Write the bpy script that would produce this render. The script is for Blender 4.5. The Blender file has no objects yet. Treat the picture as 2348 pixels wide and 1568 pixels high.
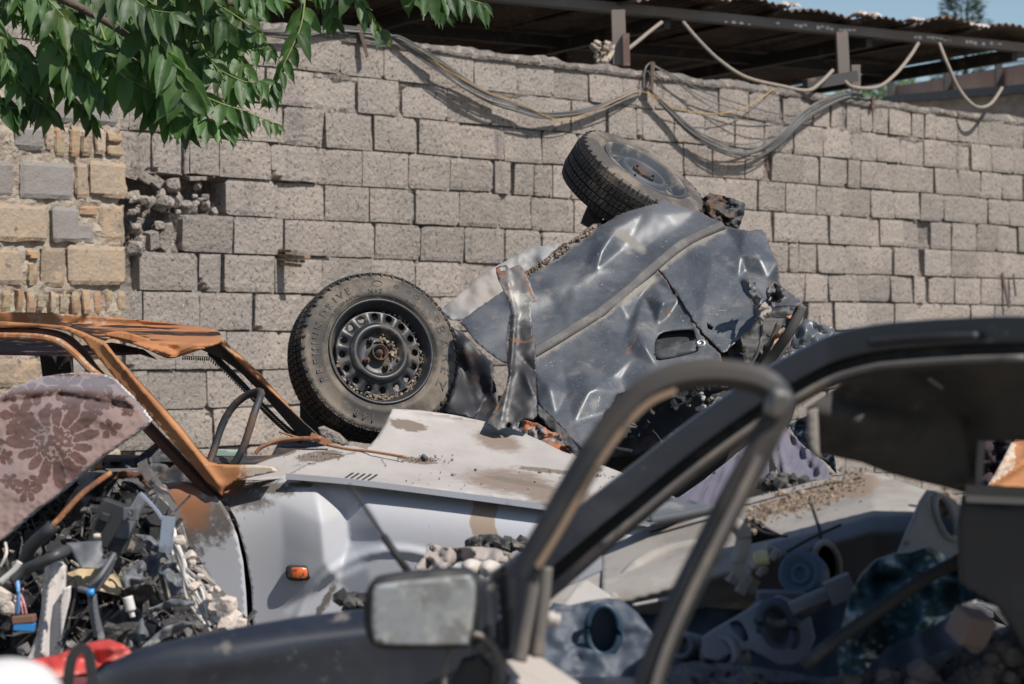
import bpy, bmesh, math, random
import numpy as np
from mathutils import Vector, Matrix, noise
from mathutils.geometry import delaunay_2d_cdt
R = math.radians
sc = bpy.context.scene
COL = sc.collection
# ------------------------------------------------------------------ camera, sky, sun, exposure
# metres; x right, y away from the camera, z up; the ground is z = 0
FPX, CX, CY, HZ, CAMZ = 5541.0, 1173.5, 784.0, 760.0, 1.5
cam = bpy.data.cameras.new('camera'); co = bpy.data.objects.new('camera', cam); COL.objects.link(co)
cam.sensor_width = 36; cam.lens = 85; cam.clip_end = 2000; cam.clip_start = .1
co.location = (0, 0, CAMZ); co.rotation_euler = (R(90) - math.atan((CY-HZ)/FPX), 0, 0)
cam.dof.use_dof = True; cam.dof.focus_distance = 8.8; cam.dof.aperture_fstop = 5.0; cam.dof.aperture_blades = 9
sc.camera = co
SUN_EL, SUN_AZ = R(50), math.atan2(.76, -.65)
SD = Vector((math.sin(SUN_AZ)*math.cos(SUN_EL), math.cos(SUN_AZ)*math.cos(SUN_EL), math.sin(SUN_EL)))
w = bpy.data.worlds.new("World"); sc.world = w; w.use_nodes = True
nt = w.node_tree; bg = nt.nodes['Background']
sky = nt.nodes.new('ShaderNodeTexSky'); sky.sky_type = 'NISHITA'; sky.sun_disc = False
sky.sun_elevation = SUN_EL; sky.sun_rotation = SUN_AZ; sky.dust_density = 1.0; sky.air_density = 1.1; sky.ozone_density = 1.6; sky.altitude = 900
nt.links.new(sky.outputs[0], bg.inputs[0]); bg.inputs[1].default_value = .092
sl = bpy.data.lights.new('sun', 'SUN'); sl.energy = 5.0; sl.angle = R(.5); sl.color = (1, .95, .88)
so = bpy.data.objects.new('sun', sl); COL.objects.link(so); so.rotation_euler = SD.to_track_quat('Z', 'Y').to_euler()
so.location = (6, -5, 12)
sc.view_settings.view_transform = 'Standard'; sc.view_settings.look = 'None'
sc.view_settings.exposure = 0.14; sc.view_settings.gamma = 1
sc.cycles.max_bounces = 6
rnd = random.Random(7)

# ------------------------------------------------------------------ helpers
def P(x, y, d):
    "point of the place seen at photo position x, y (2347 px wide) and d metres away"
    return Vector(((x-CX)/FPX*d, d, CAMZ+(HZ-y)/FPX*d))
def nz(v, s=1.0, o=0.0):
    return noise.noise(Vector(v)*s + Vector((o, o*1.7, -o)))
def cat(pts, n=8, closed=False):
    "Catmull-Rom through pts (any tuples)"
    p = [np.array(q, float) for q in pts]; out = []
    N = len(p); rng = range(N if closed else N-1)
    for i in rng:
        if closed: a, b, c, d = p[i-1], p[i], p[(i+1) % N], p[(i+2) % N]
        else: a, b, c, d = p[max(i-1, 0)], p[i], p[i+1], p[min(i+2, N-1)]
        for k in range(n):
            t = k/n
            out.append(.5*((2*b)+(-a+c)*t+(2*a-5*b+4*c-d)*t*t+(-a+3*b-3*c+d)*t**3))
    if not closed: out.append(p[-1])
    return [tuple(q) for q in out]
class MB:
    "collects faces of one mesh"
    def __init__(s): s.v = []; s.f = []; s.m = []; s.c = []; s.t = None; s.mi = 0; s.sm = []; s.smooth = False
    def add(s, vs, fs, mi=None, tint=None):
        o = len(s.v); s.v += [tuple(q) for q in vs]
        for f in fs:
            s.f.append([i+o for i in f]); s.m.append(s.mi if mi is None else mi); s.c.append(tint if tint is not None else .5); s.sm.append(s.smooth)
        return s
    def box(s, c, h, rot=None, **k):
        c = Vector(c); M = rot or Matrix.Identity(3)
        vs = [c + M @ Vector((x*h[0], y*h[1], z*h[2])) for z in (-1, 1) for y in (-1, 1) for x in (-1, 1)]
        return s.add(vs, [(0,2,3,1),(4,5,7,6),(0,1,5,4),(2,6,7,3),(0,4,6,2),(1,3,7,5)], **k)
    def bar(s, a, b, wx, wz, up=(0,0,1), **k):
        "square bar from a to b"
        a, b = Vector(a), Vector(b); d = (b-a).normalized(); sd = d.cross(Vector(up)).normalized(); u = sd.cross(d)
        return s.box((a+b)/2, (wx/2, (b-a).length/2, wz/2), rot=Matrix((sd, d, u)).transposed(), **k)
    def sweep(s, pts, prof, closed=False, up=(0,0,1), scale=None, twist=None, **k):
        "sweep a 2-D profile (list of (u,v)) along pts"
        pts = [Vector(p) for p in pts]; n = len(pts); m = len(prof); vs = []
        for i, p in enumerate(pts):
            if closed: d = pts[(i+1) % n]-pts[i-1]
            else: d = pts[min(i+1, n-1)]-pts[max(i-1, 0)]
            d.normalize(); U = Vector(up) if not callable(up) else up(i)
            a = d.cross(U)
            if a.length < 1e-4: a = d.cross(Vector((1, .1, 0)))
            a.normalize(); b = a.cross(d); sc_ = scale[i] if scale else 1
            for (u, v) in prof: vs.append(p + a*u*sc_ + b*v*sc_)
        fs = []
        for i in range(n if closed else n-1):
            j = (i+1) % n
            for q in range(m): fs.append((i*m+q, i*m+(q+1) % m, j*m+(q+1) % m, j*m+q))
        if not closed: fs.append(list(range(m))[::-1]); fs.append([(n-1)*m+q for q in range(m)])
        return s.add(vs, fs, **k)
    def tube(s, pts, r, seg=8, closed=False, scale=None, **k):
        prof = [(math.cos(2*math.pi*q/seg)*r, math.sin(2*math.pi*q/seg)*r) for q in range(seg)]
        sm = s.smooth; s.smooth = True; s.sweep(pts, prof, closed=closed, scale=scale, **k); s.smooth = sm; return s
    def lathe(s, prof, M, seg=64, closed=True, fn=None, **k):
        "prof = (radius, axial) pairs, M = 4x4 with the axis as local z"
        vs = []; m = len(prof)
        for i in range(seg):
            a = 2*math.pi*i/seg
            for j, (r, z) in enumerate(prof):
                if fn: r, z = fn(i, j, r, z)
                vs.append(M @ Vector((r*math.cos(a), r*math.sin(a), z)))
        fs = [(i*m+j, ((i+1) % seg)*m+j, ((i+1) % seg)*m+(j+1) % m, i*m+(j+1) % m) for i in range(seg) for j in range(m if closed else m-1)]
        return s.add(vs, fs, **k)
    def rock(s, c, r, seed=0, sub=2, flat=(1, 1, 1), rot=None, rough=.35, **k):
        bm = bmesh.new(); bmesh.ops.create_icosphere(bm, subdivisions=sub, radius=1)
        rr = rot or Matrix.Rotation(seed*2.3, 3, Vector((.3+math.sin(seed), math.cos(seed*1.7), .5)).normalized())
        for v in bm.verts:
            n_ = nz(v.co, 1.1, seed*3.7); q = v.co*(1+rough*1.6*n_ + rough*.5*nz(v.co, 3.1, seed*1.3))
            q = Vector([max(-.72, min(.72, q[i])) for i in range(3)])
            v.co = rr @ Vector((q.x*flat[0], q.y*flat[1], q.z*flat[2]))
        vs = [Vector(c)+v.co*r for v in bm.verts]; fs = [[v.index for v in f.verts] for f in bm.faces]; bm.free()
        return s.add(vs, fs, **k)
    def obj(s, name, mats, parent=None, smooth=None, bevel=0, origin=None, **attrs):
        if not isinstance(mats, (list, tuple)): mats = [mats]
        me = bpy.data.meshes.new(name)
        A = np.array(s.v)
        if parent is not None:
            rt = parent
            while rt.parent: rt = rt.parent
            off = np.array(rt.location); loc = (0, 0, 0)
        else:
            off = np.array(origin) if origin else np.array([(A[:, 0].min()+A[:, 0].max())/2, (A[:, 1].min()+A[:, 1].max())/2, A[:, 2].min()]); loc = off
        me.from_pydata([tuple(q) for q in (A-off)], [], s.f)
        for m in mats: me.materials.append(m)
        for i, p in enumerate(me.polygons):
            p.material_index = s.m[i]; p.use_smooth = s.sm[i] if smooth is None else smooth
        at = me.attributes.new('tint', 'FLOAT', 'FACE'); at.data.foreach_set('value', [float(c) for c in s.c])
        for k_, fn in attrs.items():
            a_ = me.attributes.new(k_, 'FLOAT', 'POINT'); a_.data.foreach_set('value', [float(fn(q[0]/q[1]*FPX+CX, HZ-(q[2]-CAMZ)/q[1]*FPX)) for q in A])
        me.update()
        o = bpy.data.objects.new(name, me); COL.objects.link(o); o.location = loc
        if parent is not None: o.parent = parent
        if bevel:
            b = o.modifiers.new('bevel', 'BEVEL'); b.width = bevel; b.segments = 2; b.limit_method = 'ANGLE'; b.angle_limit = R(40)
        return o
def tag(o, label=None, cat_=None, group=None, kind=None):
    if label: o['label'] = label
    if cat_: o['category'] = cat_
    if group: o['group'] = group
    if kind: o['kind'] = kind
    return o
def thing(name, loc, label, cat_, group=None):
    o = bpy.data.objects.new(name, None); COL.objects.link(o); o.location = loc; o.empty_display_size = .1
    return tag(o, label, cat_, group)
# depth fields for traced sheets: a tilted plane with bumps and creases (all in metres, + = away from the camera)
class Dp:
    def __init__(s, d0, ax=0, ay=0, x0=0, y0=0, bumps=(), creases=(), rough=0, rs=.02, fn=None):
        s.a = (d0, ax, ay, x0, y0); s.b = bumps; s.c = creases; s.r = rough; s.rs = rs; s.fn = fn
    def __call__(s, x, y):
        d0, ax, ay, x0, y0 = s.a; d = d0+ax*(x-x0)+ay*(y-y0)
        for (bx, by, rx, ry, an, am) in s.b:
            ca, sa = math.cos(R(an)), math.sin(R(an)); u = ((x-bx)*ca+(y-by)*sa)/rx; v = (-(x-bx)*sa+(y-by)*ca)/ry
            d += am*math.exp(-(u*u+v*v))
        for (x1, y1, x2, y2, wd, am) in s.c:
            L = (x2-x1)**2+(y2-y1)**2; t = max(0, min(1, ((x-x1)*(x2-x1)+(y-y1)*(y2-y1))/L))
            q = math.hypot(x-x1-t*(x2-x1), y-y1-t*(y2-y1)); d += am*math.exp(-(q*q+9)**.5/wd)
        if s.r: d += s.r*(nz((x*s.rs, y*s.rs, d0)) + .5*nz((x*s.rs*2.7, y*s.rs*2.7, d0+5)))
        if s.fn: d += s.fn(x, y)
        return d
def facets(pts, conv=lambda p: p, soft=2.0):
    "piecewise flat offsets between control points: crumpled sheet metal with real folds"
    xy = [Vector(conv([(a, b)])[0]) for a, b, _ in pts]; v, e, f, ov, _, _ = delaunay_2d_cdt(xy, [], [], 0, 1e-4); z = [pts[o[0]][2] for o in ov]
    tr = [(v[t[0]], v[t[1]], v[t[2]], z[t[0]], z[t[1]], z[t[2]]) for t in f]
    def one(x, y):
        best = None; bd_ = 1e9
        for (a, b, c, za, zb_, zc_) in tr:
            den = (b.y-c.y)*(a.x-c.x)+(c.x-b.x)*(a.y-c.y)
            if abs(den) < 1e-6: continue
            u = ((b.y-c.y)*(x-c.x)+(c.x-b.x)*(y-c.y))/den; w_ = ((c.y-a.y)*(x-c.x)+(a.x-c.x)*(y-c.y))/den; k = 1-u-w_; o = max(0, -u, -w_, -k)
            if o == 0: return u*za+w_*zb_+k*zc_
            if o < bd_:
                bd_ = o; u, w_, k = max(0, u), max(0, w_), max(0, k); s_ = u+w_+k; best = (u*za+w_*zb_+k*zc_)/s_
        return best
    return lambda x, y: (2*one(x, y)+one(x+soft, y)+one(x-soft, y)+one(x, y+soft)+one(x, y-soft))/6
def tri2d(outline, res, holes=()):
    pts = [Vector(p[:2]) for p in outline]; edges = []
    def ring(ol):
        o = len(pts); q = [Vector(p) for p in ol]; pts.extend(q); n = len(q); return [(o+i, o+(i+1) % n) for i in range(n)]
    n = len(pts); edges = [(i, (i+1) % n) for i in range(n)]
    for h in holes: edges += ring(h)
    xs = [p.x for p in pts]; ys = [p.y for p in pts]
    def inside(x, y, poly):
        c = False; j = len(poly)-1
        for i in range(len(poly)):
            a, b = poly[i], poly[j]
            if (a[1] > y) != (b[1] > y) and x < (b[0]-a[0])*(y-a[1])/(b[1]-a[1])+a[0]: c = not c
            j = i
        return c
    y = min(ys)+res*.5; r = 0
    segs = [(pts[a], pts[b]) for a, b in edges]
    while y < max(ys):
        x = min(xs)+res*(.25+.5*(r % 2))
        while x < max(xs):
            if inside(x, y, outline) and not any(inside(x, y, h) for h in holes):
                p = Vector((x, y)); ok = True
                for a, b in segs:
                    ab = b-a; t = max(0, min(1, (p-a).dot(ab)/max(ab.length_squared, 1e-9)))
                    if (p-a-ab*t).length < res*.35: ok = False; break
                if ok: pts.append(p)
            x += res
        y += res*.87; r += 1
    v, e, f, _, _, _ = delaunay_2d_cdt(pts, edges, [], 1, 1e-4)
    out = []
    for t in f:
        cx = sum(v[i].x for i in t)/len(t); cy = sum(v[i].y for i in t)/len(t)
        if inside(cx, cy, outline) and not any(inside(cx, cy, h) for h in holes): out.append(list(t))
    return v, out
def subdiv(ol, res):
    out = []
    for i, a in enumerate(ol):
        b = ol[(i+1) % len(ol)]; n = max(1, int(math.hypot(b[0]-a[0], b[1]-a[1])/res))
        for k in range(n): out.append((a[0]+(b[0]-a[0])*k/n, a[1]+(b[1]-a[1])*k/n))
    return out
def sheet(mb, outline, dep, res=12, thick=.004, holes=(), smooth=True, round_=0, jag=0, tdir=None, **k):
    "a curved sheet with real thickness whose outline is given in photo positions"
    if round_: outline = cat(outline, round_, closed=True)
    ol = subdiv(outline, res*.8)
    if jag: ol = [(x+jag*nz((x*.13, y*.13, 1)), y+jag*nz((x*.13, y*.13, 7))) for x, y in ol]
    v, f = tri2d(ol, res, holes)
    front = [P(p.x, p.y, dep(p.x, p.y)) for p in v]; n = len(v)
    td = Vector(tdir) if tdir else Vector((0, 1, 0))
    back = [q+td*thick for q in front]
    fs = []
    cnt = {}
    for t in f:
        a, b, c = front[t[0]], front[t[1]], front[t[2]]
        if (b-a).cross(c-a).dot(-a+Vector((0, 0, CAMZ))) < 0: t = t[::-1]
        fs.append(t); fs.append([i+n for i in t[::-1]])
        for i in range(len(t)):
            e = (t[i], t[(i+1) % len(t)]); cnt[e] = 1
    for (a, b) in list(cnt):
        if (b, a) not in cnt: fs.append([b, a, a+n, b+n])
    sm = mb.smooth; mb.smooth = smooth; mb.add(front+back, fs, **k); mb.smooth = sm
    return mb
def tubepx(mb, pts, r, n=6, seg=8, **k):
    "pts = (x, y, d)"
    return mb.tube([P(*q) for q in cat(pts, n)], r, seg=seg, **k)
def sweeppx(mb, pts, prof, n=6, **k):
    return mb.sweep([P(*q) for q in cat(pts, n)], prof, **k)
def rectprof(w_, h_, r=.0):
    if not r: return [(-w_/2, -h_/2), (w_/2, -h_/2), (w_/2, h_/2), (-w_/2, h_/2)]
    return [(-w_/2+r, -h_/2), (w_/2-r, -h_/2), (w_/2, -h_/2+r), (w_/2, h_/2-r), (w_/2-r, h_/2), (-w_/2+r, h_/2), (-w_/2, h_/2-r), (-w_/2, -h_/2+r)]
def frame_z(c, n_, up=(0, 0, 1)):
    n_ = Vector(n_).normalized(); x = Vector(up).cross(n_).normalized(); y = n_.cross(x)
    M = Matrix((x, y, n_)).transposed().to_4x4(); M.translation = Vector(c); return M

# ------------------------------------------------------------------ materials
def pm(name, base, rough=.7, metal=0, layers=(), bump=(), tint=0, coat=0, trans=0, sheen=0, rvar=0, spec=.5, off=(0,0,0), masks=()):
    """base colour plus noise-masked layers (colour, scale, lo, hi, rough, stretch); bump = (scale, strength, dist) list"""
    m = bpy.data.materials.new(name); m.use_nodes = True; t = m.node_tree; N = t.nodes; L = t.links
    b = N['Principled BSDF']; b.inputs['Roughness'].default_value = rough; b.inputs['Metallic'].default_value = metal
    b.inputs['Specular IOR Level'].default_value = spec
    tc = N.new('ShaderNodeTexCoord')
    def rgb(c):
        q = N.new('ShaderNodeRGB'); q.outputs[0].default_value = (*c, 1); return q.outputs[0]
    cur = rgb(base); rc = None
    if tint:
        at = N.new('ShaderNodeAttribute'); at.attribute_name = 'tint'
        mr = N.new('ShaderNodeMapRange'); L.new(at.outputs['Fac'], mr.inputs[0]); mr.inputs[3].default_value = 1-tint; mr.inputs[4].default_value = 1+tint
        mx = N.new('ShaderNodeVectorMath'); mx.operation = 'SCALE'; L.new(cur, mx.inputs[0]); L.new(mr.outputs[0], mx.inputs['Scale']); cur = mx.outputs[0]
    rv = N.new('ShaderNodeValue'); rv.outputs[0].default_value = rough; rcur = rv.outputs[0]
    for i, l in enumerate(layers):
        c, s_, lo, hi = l[:4]; ro = l[4] if len(l) > 4 and l[4] is not None else rough; st = l[5] if len(l) > 5 else (1, 1, 1)
        mp = N.new('ShaderNodeMapping'); L.new(tc.outputs['Object'], mp.inputs[0]); mp.inputs['Scale'].default_value = st; mp.inputs['Location'].default_value = (i*3.1+off[0], i*1.7+off[1], off[2])
        nn = N.new('ShaderNodeTexNoise'); L.new(mp.outputs[0], nn.inputs['Vector']); nn.inputs['Scale'].default_value = s_; nn.inputs['Detail'].default_value = 7; nn.inputs['Roughness'].default_value = .62
        mr = N.new('ShaderNodeMapRange'); mr.interpolation_type = 'SMOOTHSTEP'; L.new(nn.outputs['Fac'], mr.inputs[0]); mr.inputs[1].default_value = lo; mr.inputs[2].default_value = hi
        mx = N.new('ShaderNodeMix'); mx.data_type = 'RGBA'; L.new(mr.outputs[0], mx.inputs[0]); L.new(cur, mx.inputs[6])
        mx.inputs[7].default_value = (*c, 1); cur = mx.outputs[2]
        mf = N.new('ShaderNodeMix'); L.new(mr.outputs[0], mf.inputs[0]); L.new(rcur, mf.inputs[2]); mf.inputs[3].default_value = ro; rcur = mf.outputs[0]
    for (an, c, lo, hi, ns, na, ro) in masks:   # stains and rust that follow a mesh attribute, with a noisy edge
        at = N.new('ShaderNodeAttribute'); at.attribute_name = an
        nn = N.new('ShaderNodeTexNoise'); L.new(tc.outputs['Object'], nn.inputs['Vector']); nn.inputs['Scale'].default_value = ns; nn.inputs['Detail'].default_value = 8; nn.inputs['Roughness'].default_value = .65
        ma = N.new('ShaderNodeMath'); ma.operation = 'MULTIPLY_ADD'; L.new(nn.outputs['Fac'], ma.inputs[0]); ma.inputs[1].default_value = na; L.new(at.outputs['Fac'], ma.inputs[2])
        mr = N.new('ShaderNodeMapRange'); mr.interpolation_type = 'SMOOTHSTEP'; L.new(ma.outputs[0], mr.inputs[0]); mr.inputs[1].default_value = lo+na*.5; mr.inputs[2].default_value = hi+na*.5
        mx = N.new('ShaderNodeMix'); mx.data_type = 'RGBA'; L.new(mr.outputs[0], mx.inputs[0]); L.new(cur, mx.inputs[6]); mx.inputs[7].default_value = (*c, 1); cur = mx.outputs[2]
        mf = N.new('ShaderNodeMix'); L.new(mr.outputs[0], mf.inputs[0]); L.new(rcur, mf.inputs[2]); mf.inputs[3].default_value = ro; rcur = mf.outputs[0]
    L.new(cur, b.inputs['Base Color']); L.new(rcur, b.inputs['Roughness'])
    prev = None
    for (s_, st, di) in bump:
        nn = N.new('ShaderNodeTexNoise'); L.new(tc.outputs['Object'], nn.inputs['Vector']); nn.inputs['Scale'].default_value = s_; nn.inputs['Detail'].default_value = 5
        bp = N.new('ShaderNodeBump'); bp.inputs['Strength'].default_value = st; bp.inputs['Distance'].default_value = di; L.new(nn.outputs['Fac'], bp.inputs['Height'])
        if prev: L.new(prev, bp.inputs['Normal'])
        prev = bp.outputs[0]
    if prev: L.new(prev, b.inputs['Normal'])
    if coat: b.inputs['Coat Weight'].default_value = coat; b.inputs['Coat Roughness'].default_value = .2
    if sheen: b.inputs['Sheen Weight'].default_value = sheen
    if trans:
        tr = N.new('ShaderNodeBsdfTranslucent'); vm = N.new('ShaderNodeVectorMath'); vm.operation = 'MULTIPLY'; L.new(cur, vm.inputs[0]); vm.inputs[1].default_value = (2.2, 2.6, .8); L.new(vm.outputs[0], tr.inputs[0])
        ms = N.new('ShaderNodeMixShader'); ms.inputs[0].default_value = trans; L.new(b.outputs[0], ms.inputs[1]); L.new(tr.outputs[0], ms.inputs[2]); L.new(ms.outputs[0], N['Material Output'].inputs[0])
    return m

def blob(*els):
    "attribute field: 1 inside any of the ellipses (x, y, rx, ry, angle), fading out"
    def f(x, y):
        m = 0
        for (bx, by, rx, ry, an) in els:
            ca, sa = math.cos(R(an)), math.sin(R(an)); u = ((x-bx)*ca+(y-by)*sa)/rx; v = (-(x-bx)*sa+(y-by)*ca)/ry
            m = max(m, 1.5-math.hypot(u, v))
        return max(0, min(1, m))
    return f
def lines(segs, wd):
    "attribute field: 1 on the polylines, fading over wd pixels"
    def f(x, y):
        b = 1e9
        for pl in segs:
            for (x1, y1), (x2, y2) in zip(pl[:-1], pl[1:]):
                L = (x2-x1)**2+(y2-y1)**2 or 1; t = max(0, min(1, ((x-x1)*(x2-x1)+(y-y1)*(y2-y1))/L)); b = min(b, math.hypot(x-x1-t*(x2-x1), y-y1-t*(y2-y1)))
        return max(0, 1-b/wd)
    return f
# ------------------------------------------------------------------ setting materials
M_block = pm('cinder_block', (.248, .216, .190), .95, tint=.15, layers=[((.315, .265, .225), 1.3, .46, .68), ((.21, .183, .166), 3.3, .52, .72), ((.15, .128, .115), 2.2, .58, .74, .95, (2.6, 2.6, .45)), ((.085, .076, .07), 45, .55, .65), ((.43, .39, .355), 60, .60, .70)], bump=[(45, 1.0, .012), (14, .6, .016)])
M_mortar = pm('mortar', (.15, .13, .115), .95, layers=[((.27, .235, .20), 9, .50, .62), ((.07, .06, .055), 30, .55, .66)], bump=[(40, .9, .015)])
M_tanblock = pm('tan_stone', (.30, .232, .17), .95, tint=.2, layers=[((.34, .25, .17), 7, .45, .6), ((.14, .11, .09), 22, .60, .68), ((.40, .33, .26), 40, .58, .7)], bump=[(50, .8, .01), (12, .5, .012)])
M_brick = pm('clay_brick', (.28, .17, .105), .9, tint=.3, layers=[((.29, .235, .15), 12, .45, .6), ((.2, .13, .09), 35, .6, .7)], bump=[(40, .8, .01)])
M_greyblk = pm('grey_block', (.235, .212, .195), .95, tint=.12, layers=[((.215, .19, .17), 6, .45, .6), ((.12, .11, .10), 70, .6, .7), ((.4, .37, .34), 80, .62, .74)], bump=[(90, .7, .006)])
M_ground = pm('ground_dirt', (.22, .20, .165), .95, layers=[((.15, .125, .10), 1.2, .4, .6), ((.34, .30, .25), 9, .55, .7)], bump=[(20, .8, .03)])
M_steel_d = pm('dark_painted_steel', (.05, .045, .045), .6, layers=[((.16, .10, .07), 9, .55, .7)])
M_steel_g = pm('grey_painted_steel', (.18, .15, .13), .6, layers=[((.24, .17, .13), 8, .5, .7)])
M_steel_b = pm('brown_painted_steel', (.13, .08, .065), .6, layers=[((.22, .15, .11), 12, .5, .7)])
M_corr = pm('weathered_roofing', (.16, .115, .09), .65, metal=.1, layers=[((.09, .065, .05), 3, .4, .6), ((.30, .25, .21), 14, .6, .7)])
M_corr_w = pm('bright_zinc', (.65, .62, .58), .5, metal=.3, layers=[((.35, .2, .12), 10, .5, .65)])
M_dark = pm('dark_interior', (.03, .026, .024), .9)
M_cable = pm('grey_cable', (.13, .127, .122), .6, tint=.4)
M_cable_t = pm('tan_hose', (.25, .205, .165), .7, layers=[((.22, .18, .14), 20, .45, .65)])
M_cable_y = pm('yellow_cable', (.45, .27, .08), .6)
M_wood = pm('old_wood', (.25, .18, .11), .9, layers=[((.12, .09, .06), 30, .45, .6, None, (1, 1, .15))])

# ------------------------------------------------------------------ ground (reaches the horizon)
g = MB()
n_ = 60
vs = []; gx = [(-300+600*i/n_) for i in range(n_+1)]
xs = sorted(set([-900, -300, -100, -40, -20] + [x*.5 for x in range(-24, 25)] + [20, 40, 100, 300, 900])); ys = sorted(set([-300, -60, -10] + [y*.5 for y in range(-4, 60)] + [40, 80, 200, 1500]))
for y in ys:
    for x in xs: vs.append((x, y, -.02+.03*nz((x*.7, y*.7, 0)) if abs(x) < 15 and y < 30 else -.02))
W_ = len(xs)
g.add(vs, [(j*W_+i, j*W_+i+1, (j+1)*W_+i+1, (j+1)*W_+i) for j in range(len(ys)-1) for i in range(W_-1)])
o = g.obj('ground', M_ground, smooth=True, origin=(0, 0, 0)); tag(o, kind='structure')

# ------------------------------------------------------------------ block wall
WS, WC = .672, .741
def Wp(s, z, p=0.0): return Vector((-1.47+WS*s+WC*p, 13.5+WC*s-WS*p, z))
def s_of(x):
    m = (x-CX)/FPX; return (1.47+13.5*m)/(WS-WC*m)
def Pw(x, y, p=0.0):  # point seen at x, y that stands p in front of the wall face
    m = (x-CX)/FPX; return P(x, y, (p-1.47*WC-13.5*WS)/(m*WC-WS))
def wz(x, y):  # height on the wall plane
    s = s_of(x); return CAMZ+(HZ-y)/FPX*(13.5+WC*s)
CH = .2125
rows = {
 7: [330, 440, 557, 660, 782, 882, 984, 1088, 1186, 1272, 1350, 1428, 1505, 1578, 1647, 1715, (1786, 1795), 1834, 1866, (1900, 1906), (1938, 1943), 1974, 2000, 2035, 2089, 2119, 2146, 2195, 2243, 2296, 2346],
 6: [290, 400, 500, 608, 720, 821, (916, 928), 1028, 1125, 1182, 1268, 1310, 1394, 1460, 1474, 1545, 1616, 1686, 1753, 1821, 1887, 1952, 2009, 2066, 2119, 2173, 2225, 2272, 2321],
 5: [300, 420, 530, 650, 745, 858, 959, 1059, 1156, 1242, 1326, 1406, 1492, 1567, 1636, 1709, (1753, 1769), 1839, 1877, 1907, 1943, 1972, 2035, 2091, 2144, 2197, 2248, 2298, 2345],
 4: [350, 362, 423, 435, 503, 621, 733, 831, 937, 1035, 1132, (1173, 1182), 1226, 1264, 1269, 1311, 1400, 1480, 1570, 1664, 1738, 1802, 1872, 1932, 1996, 2051, 2108, 2164, 2215, 2267, 2314],
 3: [519, 636, 747, 847, 951, 1052, 1149, 1217, 1317, 1405, 1500, 1600, 1690, 1770, 1832, 1899, 1963, 2018, 2075, (2111, 2134), 2181, 2237, 2285, 2334],
 2: [412, 537, 649, 758, 860, 968, 1065, 1158, 1242, 1330, 1420, 1510, 1600, 1700, 1808, 1832, 1874, 1940, 1998, 2049, (2103, 2118), 2180, 2240, 2300],
 1: [315, 323, 453, 510, 632, 741, 851, 955, 1056, 1150, 1240, 1330, 1420, 1510, 1600, 1700, 1780, 1845, 1900, 1965, 2040, 2095, (2120, 2130), 2190, 2250, 2310],
 0: [261, 327, 458, 581, 690, 800, 905, 1010, 1110, 1200, 1290, 1380, 1470, 1560, 1650, 1735, 1810, (1843, 1850), 1880, (1905, 1912), 1985, 2050, 2105, 2160, 2225, 2280, 2340],
 -1: [290, 400, 523, 641, 750, 860, 1000, 1200, 1400, 1600, 1730, 1800, 1890, 1950, 2018, 2080, 2140, 2210, 2270, 2330],
 -2: [230, 340, 475, 598, 700, 810]}
s_lo, s_hi = -5.5, 14.0
wall = thing('block_wall', Wp(2, 0), 'tall dry grey cinder block wall running behind all the wrecks', 'wall')
mb = MB()
def gauss(a): return rnd.gauss(0, a)
def block(mb, s0, s1, z0, z1, p, tint, mi=0, edge=.006, seed=None, nx=None, chip=.5, dep=.09):
    seed = rnd.random()*100 if seed is None else seed
    w_, h_ = s1-s0, z1-z0; nx = nx or max(3, int(w_/.026)); nz_ = max(4, int(h_/.026)); vs = []; fs = []
    tl = gauss(.0022); tv = gauss(.0022); bite = (rnd.choice((s0, s1)), rnd.choice((z0, z1)), rnd.uniform(.02, .055)) if rnd.random() < .16 else None
    for j in range(nz_+1):
        for i in range(nx+1):
            u, v = i/nx, j/nz_; e = (i in (0, nx)) or (j in (0, nz_))
            s, z = s0+u*w_, z0+v*h_
            q = nz((s*9, z*9, seed)); q2 = nz((s*23, z*23, seed+3))
            if i in (0, nx): s += (1 if i == 0 else -1)*(edge*.3+edge*abs(q2)*1.2)
            if j in (0, nz_): z += (1 if j == 0 else -1)*(edge*.3+edge*abs(q)*1.4)
            pp = p+tl*(u-.5)*4+tv*(v-.5)*4+.0035*q2
            if e: pp -= edge*(.8+1.6*max(0, q2))
            if chip and i in (0, nx) and j in (0, nz_) and nz((s*3, z*3, seed)) > .25-chip*.2:
                s += (1 if i == 0 else -1)*.010; z += (1 if j == 0 else -1)*.008; pp -= .006
            if bite and math.hypot(s-bite[0], (z-bite[1])*1.5) < bite[2]*(1+q2): pp -= .05
            vs.append(Wp(s, z, pp))
    for j in range(nz_):
        for i in range(nx): a = j*(nx+1)+i; fs.append((a, a+1, a+nx+2, a+nx+1))
    ring = [i for i in range(nx+1)]+[j*(nx+1)+nx for j in range(1, nz_+1)]+[nz_*(nx+1)+i for i in range(nx-1, -1, -1)]+[j*(nx+1) for j in range(nz_-1, 0, -1)]
    b0 = len(vs); d = Vector((-WC, WS, 0))*dep
    for r in ring: vs.append(vs[r]+d)
    for k in range(len(ring)):
        k2 = (k+1) % len(ring); fs.append((ring[k2], ring[k], b0+k, b0+k2))
    mb.add(vs, fs, mi=mi, tint=tint)
def zb(k, s):  # course line with the wall's unevenness
    return CAMZ+CH*k+.010*nz((s*.8, k*3.3, 2))+.004*nz((s*4, k*5, 1))+(.0 if k < 8 else .01)
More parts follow.
